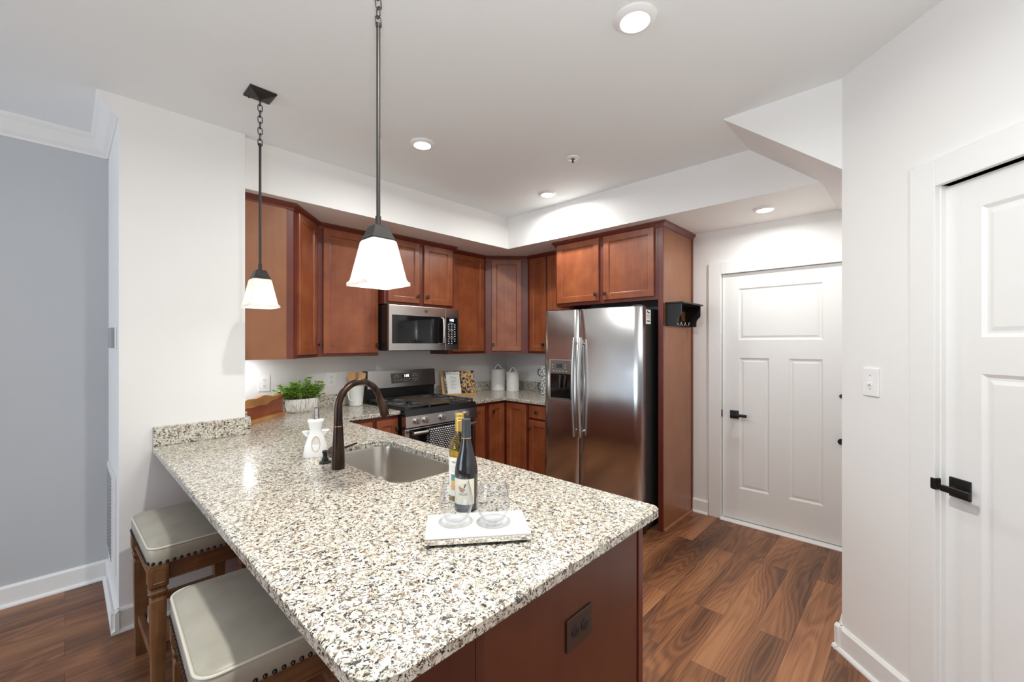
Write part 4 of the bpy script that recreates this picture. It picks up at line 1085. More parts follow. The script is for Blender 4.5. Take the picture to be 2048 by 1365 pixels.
mb = MB(); mb.box(2.158, 2.374, 3.03, 3.60, 0.940, 0.954, 0.004); mb.box(2.152, 2.380, 3.02, 3.61, 0.932, 0.945, 0.004)
for x in (2.17, 2.36):
    for y in (3.05, 3.58): mb.box(x-0.006, x+0.006, y-0.006, y+0.006, 0.9225, 0.935)
mesh_obj('griddle', mb, 'griddle', cook)
# towel over the oven handle
mb = MB(); tx0, tx1 = 2.075, 2.385; prof = []
for i in range(15): prof.append((2.912, 0.435+0.3*i/14))
for a in range(1, 8): prof.append((2.9355+0.0225*math.cos(PI-a*PI/8), 0.737+0.0225*math.sin(PI-a*PI/8)))
for i in range(12): prof.append((2.9595, 0.735-0.255*i/11))
loops = []
for j in range(41):
    x = tx0+(tx1-tx0)*j/40; row = []
    for y, z in prof:
        dz = max(0, 0.735-z); s = -1 if y < 2.935 else 1
        w = 0.006*math.sin(j/40*PI*5.0)*min(1, dz*5)+0.003*math.sin(j/40*PI*11+1)*min(1, dz*4)
        row.append((x+0.010*math.sin(z*9)*min(1, dz*3), y-abs(w)*1.0-0.001*s if s < 0 else y, z-0.006*math.sin(j/40*PI)*(1 if dz > 0.25 else 0)))
    loops.append(row)
mb.loft(loops, False, False, True, closed=False)
o = tag(mesh_obj('dish_towel', mb, 'towel'), 'black and white checked dish towel hanging on the oven handle', 'towel')
sm = o.modifiers.new('thick', 'SOLIDIFY'); sm.thickness = 0.003; sm.offset = -1

# ------------------------------------------------------------------ refrigerator
t = thing('refrigerator', 'stainless side by side refrigerator with water dispenser', 'refrigerator', (2.985, 1.503, 0))
fridge_root = t
ry0, ry1, rx = 1.503, 2.403, 2.985
mesh_obj('case', MB().box(3.062, 3.770, ry0+0.004, ry1-0.004, 0.035, 1.735, 0.004), 'fridge_side', t)
mesh_obj('base_grille', MB().box(3.045, 3.10, ry0+0.01, ry1-0.01, 0.0, 0.075, 0.003), 'black', t)
def fr_door(y0, y1, z0, z1):
    mb = MB(); n = 16
    loops = []
    for z, dx in ((z0, 0.004), (z0+0.006, 0.0), (z1-0.006, 0.0), (z1, 0.004)):
        row = []
        for i in range(n+1):
            k = i/n; y = y0+(y1-y0)*k; e = min(k, 1-k)*(y1-y0)
            x = rx+dx+(0.018*(1-min(1, e/0.022))**2)
            row.append((x, y, z))
        row += [(3.058, y1, z), (3.058, y0, z)]
        loops.append(row)
    mb.loft(loops, True, True, True)
    return mb
FS = ry0+0.549
fd = mesh_obj('freezer_door', fr_door(FS+0.003, ry1, 0.085, 1.745), 'steel_fridge', t)
rd = mesh_obj('fridge_door', fr_door(ry0, FS-0.003, 0.085, 1.745), 'steel_fridge', t)
mesh_obj('door_gasket', MB().box(3.020, 3.0605, ry0+0.010, ry1-0.010, 0.09, 1.74), 'black', t)
for y, par in ((ry0+0.570, fd), (ry0+0.511, rd)):
    mb = MB(); pts = []; rr = []
    for i in range(25):
        k = i/24; pts.append((rx-0.034-0.026*math.sin(PI*k), y, 0.690+0.820*k)); rr.append(0.0195 if 0 < i < 24 else 0.016)
    mb.tube(pts, rr, 16, flat=(0.72, 1.0))
    for z in (0.735, 1.465): mb.cyl((rx+0.004, y, z), (rx-0.036, y, z), 0.012, 12)
    mesh_obj('handle', mb, 'nickel', par)
# dispenser
Fz = frame((rx, ry0+0.838, 0), (0, -1, 0), (-1, 0, 0))
dsp = MB()
ring_panel(dsp, 0.228, 0.352, [(0, 0.001), (0.002, 0.007), (0.010, 0.007), (0.013, 0.001)], Fz, 0, 0.972); 
dp = mesh_obj('dispenser_frame', dsp, 'nickel', fd)
mesh_obj('control_panel', MB().box(0.012, 0.216, 0.0015, 0.010, 1.204, 1.318, 0.003, Mx=Fz), 'grey_panel', fd)
mesh_obj('dispenser_cavity', MB().box(0.012, 0.216, 0.0012, 0.004, 0.985, 1.202, 0.001, Mx=Fz), 'black_glass', fd)
mesh_obj('display', MB().box(0.075, 0.135, 0.0095, 0.0112, 1.252, 1.288, Mx=Fz), 'lcd', fd)
mb = MB()
for i in range(5): mb.box(0.040+i*0.032, 0.054+i*0.032, 0.0095, 0.0112, 1.222, 1.228, Mx=Fz)
for z in (1.25, 1.275): mb.box(0.030, 0.042, 0.0095, 0.0112, z, z+0.006, Mx=Fz); mb.box(0.160, 0.172, 0.0095, 0.0112, z, z+0.006, Mx=Fz)
mesh_obj('key_legend', mb, 'legend', fd)
mb = MB(); mb.tube([Fz @ Vector(p) for p in ((0.115, 0.006, 1.19), (0.115, 0.016, 1.15), (0.118, 0.022, 1.08))], [0.018, 0.014, 0.009], 12); mb.tube([Fz @ Vector(p) for p in ((0.165, 0.006, 1.19), (0.165, 0.014, 1.14), (0.160, 0.018, 1.09))], [0.012, 0.010, 0.006], 12)
mesh_obj('dispenser_paddle', mb, 'fixture', fd)
mb = MB(); mb.box(0.016, 0.212, 0.004, 0.020, 0.985, 0.994, 0.002, Mx=Fz); mesh_obj('drip_tray', mb, 'grey_panel', fd)
# round emblem
mb = MB(); ey_, ez_ = ry0+0.144, 1.675
mb.tube([(rx-0.001, ey_+0.026*math.cos(2*PI*i/32), ez_+0.026*math.sin(2*PI*i/32)) for i in range(32)], 0.0014, 6, closed=True)
mb.tube([(rx-0.001, ey_+0.020*math.cos(2*PI*i/32), ez_+0.020*math.sin(2*PI*i/32)) for i in range(22)], 0.0010, 6)
for sgn in (-1, 1): mb.tube([(rx-0.001, ey_-sgn*0.008+0.0065*math.cos(a), ez_+0.012*math.sin(a)) for a in [i*0.42 for i in range(13)]], 0.0011, 6)
mesh_obj('emblem', mb, 'pewter', rd)
mb = MB(); mb.box(3.068, 3.158, ry0+0.0022, ry0+0.0045, 1.612, 1.722); st = mesh_obj('sticker', mb, 'paper', t); st['label'] = 'white printed sticker on the dark side'
mb = MB(); ys = ry0+0.0018
mb.box(3.086, 3.102, ys, ys+0.001, 1.698, 1.716); mb.box(3.106, 3.136, ys, ys+0.001, 1.694, 1.706)
for i, z in enumerate((1.682, 1.673, 1.664, 1.655)): mb.box(3.080, 3.146-0.008*(i % 2), ys, ys+0.001, z, z+0.0028)
mb.box(3.082, 3.144, ys, ys+0.001, 1.630, 1.638); mesh_obj('print', mb, 'dark_ink', st)
mb = MB(); mb.box(3.02, 3.09, ry0+0.02, ry0+0.09, 1.7455, 1.758, 0.003); mb.box(3.02, 3.09, ry1-0.09, ry1-0.02, 1.7455, 1.758, 0.003); mesh_obj('hinge_cover', mb, 'fridge_side', t)

fridge_root.rotation_euler = (0, 0, math.radians(3.6))     # it stands a little askew in its bay
# black key shelf on the refrigerator panel
t = thing('key_shelf', 'small black key shelf with chrome hooks on the refrigerator end panel', 'wall shelf', (3.42, 1.434, 1.60))
Fs = frame((3.24, 1.4325, 1.598), (1, 0, 0), (0, -1, 0)); sw = 0.40
mesh_obj('top_board', MB().box(-0.012, sw+0.012, 0, 0.140, 0.172, 0.184, 0.002, Mx=Fs), 'matte_black', t)
for u in (0.0, sw-0.012):
    mb = MB(); mb.prism([(0, 0), (0.088, 0), (0.088, 0.030), (0.092, 0.050), (0.102, 0.066), (0.116, 0.078), (0.122, 0.092), (0.122, 0.171), (0, 0.171)], u, u+0.012, 'x', Mx=Fs); mesh_obj('side_bracket', mb, 'matte_black', t)
mb = MB(); mb.box(0.012, sw-0.012, 0, 0.010, 0.0, 0.048, Mx=Fs); mb.box(0.012, sw-0.012, 0, 0.010, 0.130, 0.171, Mx=Fs)
for u in (0.10, 0.185, 0.27): mb.box(u, u+0.022, 0, 0.010, 0.048, 0.130, Mx=Fs)
mesh_obj('back_frame', mb, 'matte_black', t)
for u in (0.075, 0.155, 0.235, 0.315):
    mb = MB(); mb.tube([(u, 0.010, 0.036), (u, 0.022, 0.034), (u, 0.030, 0.020), (u, 0.040, 0.008), (u, 0.052, 0.010), (u, 0.058, 0.024), (u, 0.058, 0.030)], 0.0032, 8, Mx=Fs); mb.ball((u, 0.058, 0.032), 0.005, 8, Mx=Fs); mesh_obj('hook', mb, 'chrome', t)

# ------------------------------------------------------------------ things on the counters
# potted plant
px, py = 1.318, 3.588
t = thing('potted_plant', 'small leafy green plant in a ribbed white oblong planter', 'plant', (px, py, ZT), math.radians(2))
mb = MB(); loops = []
for a, b, z in ((0.095, 0.045, 0.0005), (0.112, 0.053, 0.010), (0.122, 0.058, 0.045), (0.123, 0.059, 0.080), (0.119, 0.056, 0.106), (0.112, 0.050, 0.106), (0.110, 0.048, 0.085)):
    loops.append([(p[0], p[1], z) for p in rrect(-a, a, -b, b, b*0.85, 8)])
mb.loft(loops, True, True); mesh_obj('planter', mb, 'planter', t, local=True)
mb = MB(); mb.loft([[(p[0], p[1], z) for p in rrect(-a, a, -b, b, b*0.85, 8)] for a, b, z in ((0.109, 0.047, 0.086), (0.109, 0.047, 0.094))]); mesh_obj('soil', mb, 'soil', t, local=True)
st = MB(); lf = MB()
def leaf_at(p, d, s):
    d = d.normalized(); side = d.cross(Vector((random.uniform(-.4, .4), random.uniform(-.4, .4), 1))).normalized(); nn = side.cross(d)
    q = [p, p+d*s*0.35+side*s*0.36+nn*s*0.06, p+d*s*0.8+side*s*0.26+nn*s*0.02, p+d*s*1.05-nn*s*0.05, p+d*s*0.8-side*s*0.26+nn*s*0.02, p+d*s*0.35-side*s*0.36+nn*s*0.06, p+d*s*0.5-nn*s*0.05]
    lf.add(q, [(0, 1, 6), (1, 2, 6), (2, 3, 6), (3, 4, 6), (4, 5, 6), (5, 0, 6)], False)
for i in range(74):
    bx = random.uniform(-0.088, 0.088); by = random.uniform(-0.028, 0.028)
    th = bx/0.088*0.85+random.uniform(-0.35, 0.35); ph = random.uniform(-0.7, 0.7)
    dirv = Vector((math.sin(th), math.sin(ph)*0.62, math.cos(th))).normalized()
    ln = random.uniform(0.085, 0.175)*(1.0 if abs(th) < 0.75 else 0.95)
    p = Vector((bx, by, 0.090)); pts = [p.copy()]
    for k in range(5):
        p = p+dirv*ln/5; dirv = (dirv+Vector((random.uniform(-.12, .12), random.uniform(-.12, .12), -0.07))).normalized(); pts.append(p.copy())
        for q in range(5 if k > 0 else 1):
            a = random.uniform(0, 2*PI); leaf_at(p, dirv*0.5+Vector((math.cos(a), math.sin(a), random.uniform(-0.3, 0.6))), random.uniform(0.018, 0.030))
    pts[-1].y = min(pts[-1].y, 0.14)
    st.tube(pts, 0.0012, 5)
for q in lf.v:
    if q.y > 0.150: q.y = 0.150
stm = mesh_obj('stem', st, plain('stem_brown', (0.10, 0.06, 0.03), 0.7), t, local=True)
fo = mesh_obj('foliage', lf, 'leaf', t, local=True); fo['kind'] = 'stuff'

# live edge board leaning in the corner
bl = Vector((0.795, 3.200, ZT)); br_ = Vector((1.145, 3.513, ZT)); ub = (br_-bl).normalized(); nb = Vector((ub.y, -ub.x, 0))
t = thing('wooden_board', 'red wooden board with a pale wavy live edge leaning behind the plant', 'board', tuple(bl), math.atan2(ub.y, ub.x))
bw = 0.475
edge = [0.098+0.045*(u/bw)+0.008*math.sin(u*16+0.6)+0.004*math.sin(u*43) for u in [bw*i/30 for i in range(31)]]
top = [0.158+0.012*math.sin(u*9)+0.006*math.sin(u*31)+0.012*u/bw for u in [bw*i/30 for i in range(31)]]
us = [bw*i/30 for i in range(31)]
mb = MB(); mb.prism([(u, 0.025) for u in us]+[(u, e) for u, e in zip(us[::-1], edge[::-1])], -0.002, 0.026, 'y'); mesh_obj('panel', mb, 'board_dark', t, local=True)
mb = MB(); mb.prism([(u, e) for u, e in zip(us, edge)]+[(u, e) for u, e in zip(us[::-1], top[::-1])], -0.006, 0.028, 'y'); mesh_obj('live_edge', mb, 'board_light', t, local=True)
mb = MB(); mb.prism([(0, 0.0005), (bw, 0.0005), (bw, 0.030), (0, 0.030)], -0.024, 0.020, 'y'); mesh_obj('foot_rail', mb, 'board_light', t, local=True)
mb = MB(); mb.box(0.022, 0.052, -0.0045, -0.0025, 0.060, 0.094); s_ = mesh_obj('price_tag', mb, 'paper', t, local=True)
mb = MB(); mb.box(0.026, 0.048, -0.0055, -0.0044, 0.072, 0.086); mesh_obj('tag_print', mb, 'teal', s_, local=True)

# utensil pitcher and utensils
ux, uy = 1.772, 3.594
t = thing('utensil_pitcher', 'white fluted pitcher holding wooden utensils left of the range', 'pitcher', (ux, uy, ZT))
t['label'] = 'white fluted pitcher holding wooden utensils beside the range'
mb = MB(); n = 48; loops = []
for r, z in ((0.050, 0.0005), (0.056, 0.005), (0.058, 0.02), (0.064, 0.08), (0.071, 0.15), (0.074, 0.166), (0.078, 0.178), (0.075, 0.178), (0.070, 0.165), (0.060, 0.08), (0.052, 0.012)):
    fl = 0.0016 if 0.01 < z < 0.17 else 0
    loops.append([((r+fl*math.cos(16*2*PI*i/n))*math.cos(2*PI*i/n), (r+fl*math.cos(16*2*PI*i/n))*math.sin(2*PI*i/n), z) for i in range(n)])
mb.loft(loops); mesh_obj('body', mb, 'white_ceramic', t, local=True)
mb = MB(); hd = Vector((-0.86, -0.5, 0)).normalized()
mb.tube([hd*r+Vector((0, 0, z)) for r, z in ((0.068, 0.158), (0.092, 0.165), (0.108, 0.150), (0.110, 0.115), (0.100, 0.075), (0.080, 0.055), (0.058, 0.052))], [0.007, 0.0075, 0.008, 0.008, 0.0075, 0.007, 0.007], 10); mesh_obj('handle', mb, 'white_ceramic', t, local=True)
def utensil(nm, label, base, tip, head):
    b = Vector(base); e = Vector(tip); d = (e-b).normalized()
    tt = thing(nm, label, 'utensil', (ux+b.x, uy+b.y, ZT+0.014), 0, 'wooden utensils in the pitcher')
    mb = MB(); o = Vector((ux, uy, ZT)); mid = b+(e-b)*0.66
    mb.tube([o+b, o+mid], 0.0055, 8)
    side = Vector((0.86, -0.5, 0)); side = (side-d*side.dot(d)).normalized(); nn = d.cross(side).normalized()
    ln = (e-mid).length
    def blade(u0, u1, taper, thick=0.004):
        P = [(-taper*0.3, 0), (u0, 0.35), (u0*1.05, 0.9), (u0*0.7, 1.0), (u1*0.7, 1.0), (u1*1.05, 0.9), (u1, 0.35), (taper*0.3, 0)]
        pts = [o+mid+side*p[0]+d*p[1]*ln for p in P]
        vs = [q+nn*thick/2 for q in pts]+[q-nn*thick/2 for q in pts]; k = len(P)
        mb.add(vs, [list(range(k)), [i+k for i in range(k)][::-1]]+[(i, (i+1) % k, (i+1) % k+k, i+k) for i in range(k)], False)
    if head == 'fork':
        blade(-0.030, 0.030, 0.02)
    else: blade(-0.031, 0.031, 0.02)
    hm = mesh_obj('shaft_and_blade', mb, 'bamboo', tt)
    if head == 'hole':
        m2 = MB(); c = o+mid+d*ln*0.62+nn*0.0025
        m2.tube([c+(side*math.cos(2*PI*i/20)+d*math.sin(2*PI*i/20))*0.009 for i in range(20)], 0.0018, 6, closed=True); mesh_obj('hole_rim', m2, 'soil', hm)
    if head == 'fork':
        m2 = MB()
        for s in (-0.016, 0, 0.016): m2.tube([o+mid+side*s+d*ln*q+nn*0.0022*w for q, w in ((0.4, 1), (0.99, 1))], 0.0018, 5)
        mesh_obj('slot', m2, 'soil', hm)
utensil('wooden_spatula', 'wooden spatula with a round hole in the white pitcher', (-0.012, -0.014, 0.02), (-0.050, -0.010, 0.300), 'hole')
utensil('wooden_turner', 'plain wooden turner in the middle of the white pitcher', (0.012, 0.026, 0.02), (0.016, 0.034, 0.295), 'plain')
utensil('wooden_fork', 'slotted wooden fork in the pitcher, nearest the range', (0.016, -0.026, 0.02), (0.040, -0.040, 0.292), 'fork')

# cookbook on a stand
kb = Vector((2.695, 3.560, ZT)); ke = Vector((3.075, 3.455, ZT)); uk = (ke-kb).normalized()
rz = math.atan2(uk.y, uk.x); wk = (ke-kb).length
tilt = Matrix.Rotation(-math.radians(17), 4, 'X')
t = thing('cookbook_stand', 'bamboo cookbook stand leaning beside the range', 'book stand', tuple(kb), rz)
Mt = Matrix.Translation((0, 0, 0.016)) @ tilt
mb = MB(); mb.box(0, wk-0.03, 0.004, 0.014, 0, 0.255, 0.002, Mx=Mt); mesh_obj('back_rest', mb, 'light_wood', t, local=True)
mb = MB(); mb.box(0, wk-0.03, -0.035, 0.012, 0.0005, 0.014, 0.002); mb.box(0, wk-0.03, -0.038, -0.031, 0.0005, 0.024, 0.002); mesh_obj('ledge', mb, 'light_wood', t, local=True)
mb = MB(); mb.box(0.15, 0.18, 0.060, 0.085, 0.0005, 0.14, 0.002); mesh_obj('prop', mb, 'light_wood', t, local=True)
t2 = thing('open_cookbook', 'open cookbook with a food photo page propped on the bamboo stand', 'book', tuple(kb), rz)
mb = MB(); mb.box(0.028, wk-0.012, -0.006, 0.003, 0.001, 0.250, 0.001, Mx=Mt); mesh_obj('cover', mb, 'teal', t2, local=True)
mb = MB(); mb.box(0.036, 0.196, -0.013, -0.006, 0.004, 0.246, 0.001, Mx=Mt); mesh_obj('page', mb, 'food', t2, local=True)
mb = MB(); mb.box(0.206, wk-0.018, -0.013, -0.006, 0.004, 0.246, 0.001, Mx=Mt); pg = mesh_obj('page', mb, 'food', t2, local=True); pg['label'] = 'page filled with a food photograph'
t3 = thing('recipe_sheet', 'loose white recipe sheet resting on the open cookbook', 'paper', tuple(kb), rz)
mb = MB(); mb.box(0.052, 0.206, -0.0155, -0.0138, 0.002, 0.236, Mx=Mt); sh = mesh_obj('sheet', mb, 'paper', t3, local=True)
mb = MB(); mb.box(0.065, 0.190, -0.0162, -0.0154, 0.212, 0.217, Mx=Mt)
for i in range(11): mb.box(0.098, 0.098+0.045*random.uniform(0.5, 1.6), -0.0162, -0.0154, 0.185-i*0.013, 0.1875-i*0.013, Mx=Mt)
mesh_obj('printed_lines', mb, 'ink', sh, local=True)

# canisters
def canister(loc, r, h, label):
    t = thing('canister', label, 'canister', loc, math.radians(-46), 'white tin canisters in the corner')
    mb = MB(); mb.lathe([(r*0.97, 0.0005), (r, 0.004), (r, 0.010), (r*0.985, 0.013), (r*0.985, h-0.004), (r, h)], n=40); mesh_obj('body', mb, 'enamel', t, local=True)
    mb = MB(); mb.lathe([(r+0.003, h-0.012), (r+0.003, h+0.004), (r*0.96, h+0.009), (0.01, h+0.013)], n=40, cap0=False); ld = mesh_obj('lid', mb, 'enamel', t, local=True)
    mb = MB(); mb.tube([(x*r/0.085, 0, h+z) for x, z in ((-0.048, 0.011), (-0.036, 0.018), (-0.026, 0.040), (-0.012, 0.054), (0.0, 0.057), (0.012, 0.054), (0.026, 0.040), (0.036, 0.018), (0.048, 0.011))], 0.0055, 8, flat=(1.0, 1.3)); mesh_obj('handle', mb, 'enamel', ld, local=True)
canister((3.512, 3.574, ZT), 0.084, 0.243, 'taller white embossed tin canister with lid handle in the corner')
canister((3.556, 3.380, ZT), 0.074, 0.215, 'shorter white embossed tin canister with lid handle next to the taller one')
# speckled mugs stacked beside the refrigerator
for i, z in enumerate((ZT, ZT+0.153)):
    t = thing('speckled_mug', ('lower' if i == 0 else 'upper')+' black and white speckled mug of the stack beside the refrigerator', 'mug', (3.555, 2.905, z+0.0005), 0, 'speckled mugs stacked by the refrigerator')
    mb = MB(); mb.lathe([(0.040, 0), (0.046, 0.004), (0.047, 0.146), (0.044, 0.152), (0.041, 0.146), (0.040, 0.01)], n=28); mesh_obj('cup', mb, 'speckle', t, local=True)
    mb = MB(); hd = Vector((-0.25, 0.97, 0)); mb.tube([hd*r+Vector((0, 0, q)) for r, q in ((0.044, 0.115), (0.070, 0.118), (0.082, 0.095), (0.080, 0.065), (0.062, 0.045), (0.044, 0.045))], 0.0055, 8); mesh_obj('handle', mb, 'black', t, local=True)

# marble tray, glasses and wine
cx_, cy_ = 0.818, 0.919; ra = math.atan2(-0.179, 0.224)
t = thing('serving_tray', 'rectangular white marble tray with polished metal rim', 'tray', (cx_, cy_, ZT), ra)
mb = MB(); mb.box(-0.143, 0.143, -0.0800, 0.0800, 0.023, 0.0275, 0.001); mesh_obj('marble_top', mb, 'marble', t, local=True)
mb = MB(); mb.box(-0.1435, 0.1435, -0.0805, 0.0805, 0.008, 0.0228, 0.001); mesh_obj('metal_rim', mb, 'chrome', t, local=True)
for a in (-0.125, 0.125):
    for b in (-0.065, 0.065):
        mb = MB(); mb.lathe([(0.008, 0.0003), (0.009, 0.004), (0.006, 0.008)], (a, b, 0), 12); mesh_obj('foot', mb, 'matte_black', t, local=True)
def tumbler(loc, label):
    t = thing('wine_glass', label, 'glass', loc, 0, 'stemless wine glasses on the tray')
    out = [(0.0225, 0.0), (0.0250, 0.001), (0.0300, 0.012), (0.0425, 0.034), (0.0485, 0.055), (0.0480, 0.072), (0.0430, 0.096), (0.0365, 0.122)]
    inn = [(0.0358, 0.122), (0.0422, 0.096), (0.0472, 0.072), (0.0476, 0.055), (0.0416, 0.036), (0.0290, 0.016), (0.0200, 0.0095), (0.001, 0.008)]
    mb = MB(); mb.lathe(out+inn, n=40); mesh_obj('bowl', mb, 'glass', t, local=True)
tumbler((0.776, 0.962, ZT+0.0278), 'stemless wine glass on the tray standing in front of the wine bottles')
tumbler((0.848, 0.884, ZT+0.0278), 'stemless wine glass on the tray nearest the counter end')
def arc_patch(mb, r, a0, a1, z0, z1, n=20):
    loops = [[(r*math.cos(a0+(a1-a0)*i/n), r*math.sin(a0+(a1-a0)*i/n), z) for i in range(n+1)] for z in (z0, z1)]
    mb.loft(loops, False, False, True, closed=False)
def bent_shape(mb, pts, r, ac):
    """flat outline (s, z) wrapped on a cylinder; s metres round the label from its centre angle"""
    s0 = min(p[0] for p in pts); s1 = max(p[0] for p in pts); n = max(2, int((s1-s0)/0.0008)); k = len(pts)
    def span(x):
        zs = []
        for i in range(k):
            (xa, za), (xb, zb) = pts[i], pts[(i+1) % k]
            if (xa <= x < xb) or (xb <= x < xa): zs.append(za+(zb-za)*(x-xa)/(xb-xa))
        return sorted(zs)
    for i in range(n):
        xa = s0+(s1-s0)*i/n; xb = s0+(s1-s0)*(i+1)/n
        A = span(xa+1e-7); B = span(xb-1e-7)
        if len(A) != len(B) or len(A) % 2: A = B = span((xa+xb)/2)
        for j in range(0, len(A)-1, 2):
            P = [(xa, A[j]), (xb, B[j]), (xb, B[j+1]), (xa, A[j+1])]
            mb.add([(r*math.cos(ac+q/r), r*math.sin(ac+q/r), z) for q, z in P], [(0, 1, 2, 3)], False)
def bent_text(name, s, size, r, ac, z, mat, parent):
    """letters set round a cylinder"""
    wd = size*0.62
    for i, chn in enumerate(s):
        a = ac+(i-(len(s)-1)/2)*wd/r
        n = Vector((math.cos(a), math.sin(a), 0)); u = Vector((-math.sin(a), math.cos(a), 0))
        yield name, chn, size, n*r+Vector((0, 0, z)), u, n
# dark bottle with slate capsule and duck label
loc = (0.914, 1.080, ZT); t = thing('wine_bottle', 'dark red wine bottle with slate capsule and duck label behind the tray', 'wine bottle', loc, 0)
mb = MB(); mb.lathe([(0.030, 0.0005), (0.0365, 0.004), (0.0378, 0.012), (0.0378, 0.120), (0.0362, 0.140), (0.030, 0.170), (0.0215, 0.200), (0.0165, 0.225), (0.0148, 0.242)], n=40); mesh_obj('bottle', mb, 'dark_glass', t, local=True)
mb = MB(); mb.lathe([(0.0163, 0.236), (0.0158, 0.238), (0.0152, 0.286), (0.0146, 0.296), (0.012, 0.297)], n=32); mesh_obj('capsule', mb, 'slate', t, local=True)
mb = MB(); mb.lathe([(0.0165, 0.233), (0.0165, 0.236)], n=32, cap0=False, cap1=False); mesh_obj('capsule_band', mb, 'gold', t, local=True)
ac = math.atan2(-1.08, -0.914)-0.26
mb = MB(); arc_patch(mb, 0.0382, ac-1.05, ac+0.98, 0.026, 0.108); lb = mesh_obj('label', mb, 'label', t, local=True); lb['label'] = 'cream paper label with a floating duck'
mb = MB(); arc_patch(mb, 0.0382, ac-1.05, ac+0.98, 0.012, 0.026); mesh_obj('label_band', mb, 'label_blue', t, local=True)
mb = MB(); bent_shape(mb, [(-0.017, 0.087), (-0.012, 0.084), (-0.003, 0.080), (0.005, 0.078), (0.006, 0.073), (0.000, 0.069), (-0.010, 0.069), (-0.016, 0.075)], 0.0384, ac); mesh_obj('duck_body', mb, 'duck_brown', lb, local=True)
mb = MB(); bent_shape(mb, [(0.0015, 0.080), (0.0025, 0.087), (0.0045, 0.092), (0.0085, 0.093), (0.011, 0.089), (0.008, 0.0885), (0.0065, 0.085), (0.0055, 0.080)], 0.0384, ac); bent_shape(mb, [(-0.014, 0.071), (-0.006, 0.0685), (0.003, 0.068), (0.001, 0.0665), (-0.008, 0.0665)], 0.0385, ac); mesh_obj('duck_head', mb, 'dark_ink', lb, local=True)
for nm, ch_, sz, p, u, n in bent_text('lettering', 'DECOY', 0.0095, 0.0384, ac-0.02, 0.059, 'dark_ink', lb):
    text_part(nm, ch_, sz, Vector(loc)+p, u, n, 'dark_ink', lb, depth=0.0001)
# white wine bottle with gold cap
loc = (0.958, 1.168, ZT); t = thing('wine_bottle', 'white wine bottle with gold screw cap standing behind the dark bottle', 'wine bottle', loc, 0)
mb = MB()
outp = [(0.030, 0.0005), (0.0355, 0.004), (0.0368, 0.012), (0.0368, 0.180), (0.0350, 0.195), (0.026, 0.212), (0.0175, 0.222), (0.0150, 0.235), (0.0145, 0.290)]
innp = [(0.0125, 0.290), (0.0130, 0.235), (0.0155, 0.224), (0.0240, 0.210), (0.0330, 0.193), (0.0346, 0.180), (0.0346, 0.014), (0.001, 0.010)]
mb.lathe(outp+innp, n=40); mesh_obj('bottle', mb, 'straw_glass', t, local=True)
mb = MB(); mb.lathe([(0.0340, 0.0145), (0.0340, 0.179), (0.0322, 0.190), (0.001, 0.1905)], n=36); mesh_obj('wine', mb, mk_thin_glass('pale_wine', (0.955, 0.885, 0.56), ior=1.33), t, local=True)
mb = MB(); mb.lathe([(0.0158, 0.238), (0.0158, 0.276), (0.0150, 0.277), (0.0150, 0.279), (0.0158, 0.280), (0.0158, 0.286), (0.0151, 0.287), (0.0158, 0.289), (0.0156, 0.298), (0.0135, 0.300)], n=32, cap0=False); mesh_obj('screw_cap', mb, 'gold', t, local=True)
ac = math.atan2(-1.168, -0.958)-0.35
mb = MB(); arc_patch(mb, 0.0372, ac-1.35, ac+1.35, 0.020, 0.152, 28); lb = mesh_obj('label', mb, 'label_white', t, local=True); lb['label'] = 'white paper label with small orange picture'
mb = MB(); bent_shape(mb, [(-0.020, 0.072), (0.002, 0.072), (0.002, 0.094), (-0.020, 0.094)], 0.0374, ac); mesh_obj('label_picture', mb, 'teal', lb, local=True)
mb = MB(); bent_shape(mb, [(-0.020, 0.040), (0.006, 0.040), (0.006, 0.071), (-0.020, 0.071)], 0.0374, ac); mesh_obj('label_panel', mb, 'orange', lb, local=True)
mb = MB()
for i in range(4): bent_shape(mb, [(-0.020, 0.122-i*0.006), (0.012, 0.122-i*0.006), (0.012, 0.1235-i*0.006), (-0.020, 0.1235-i*0.006)], 0.0374, ac)
mesh_obj('fine_print', mb, 'legend', lb, local=True)
for nm, ch_, sz, p, u, n in bent_text('lettering', 'VERIDO', 0.0095, 0.0375, ac, 0.136, 'dark_ink', lb):
    text_part(nm, ch_, sz, Vector(loc)+p, u, n, 'dark_ink', lb, depth=0.0001)

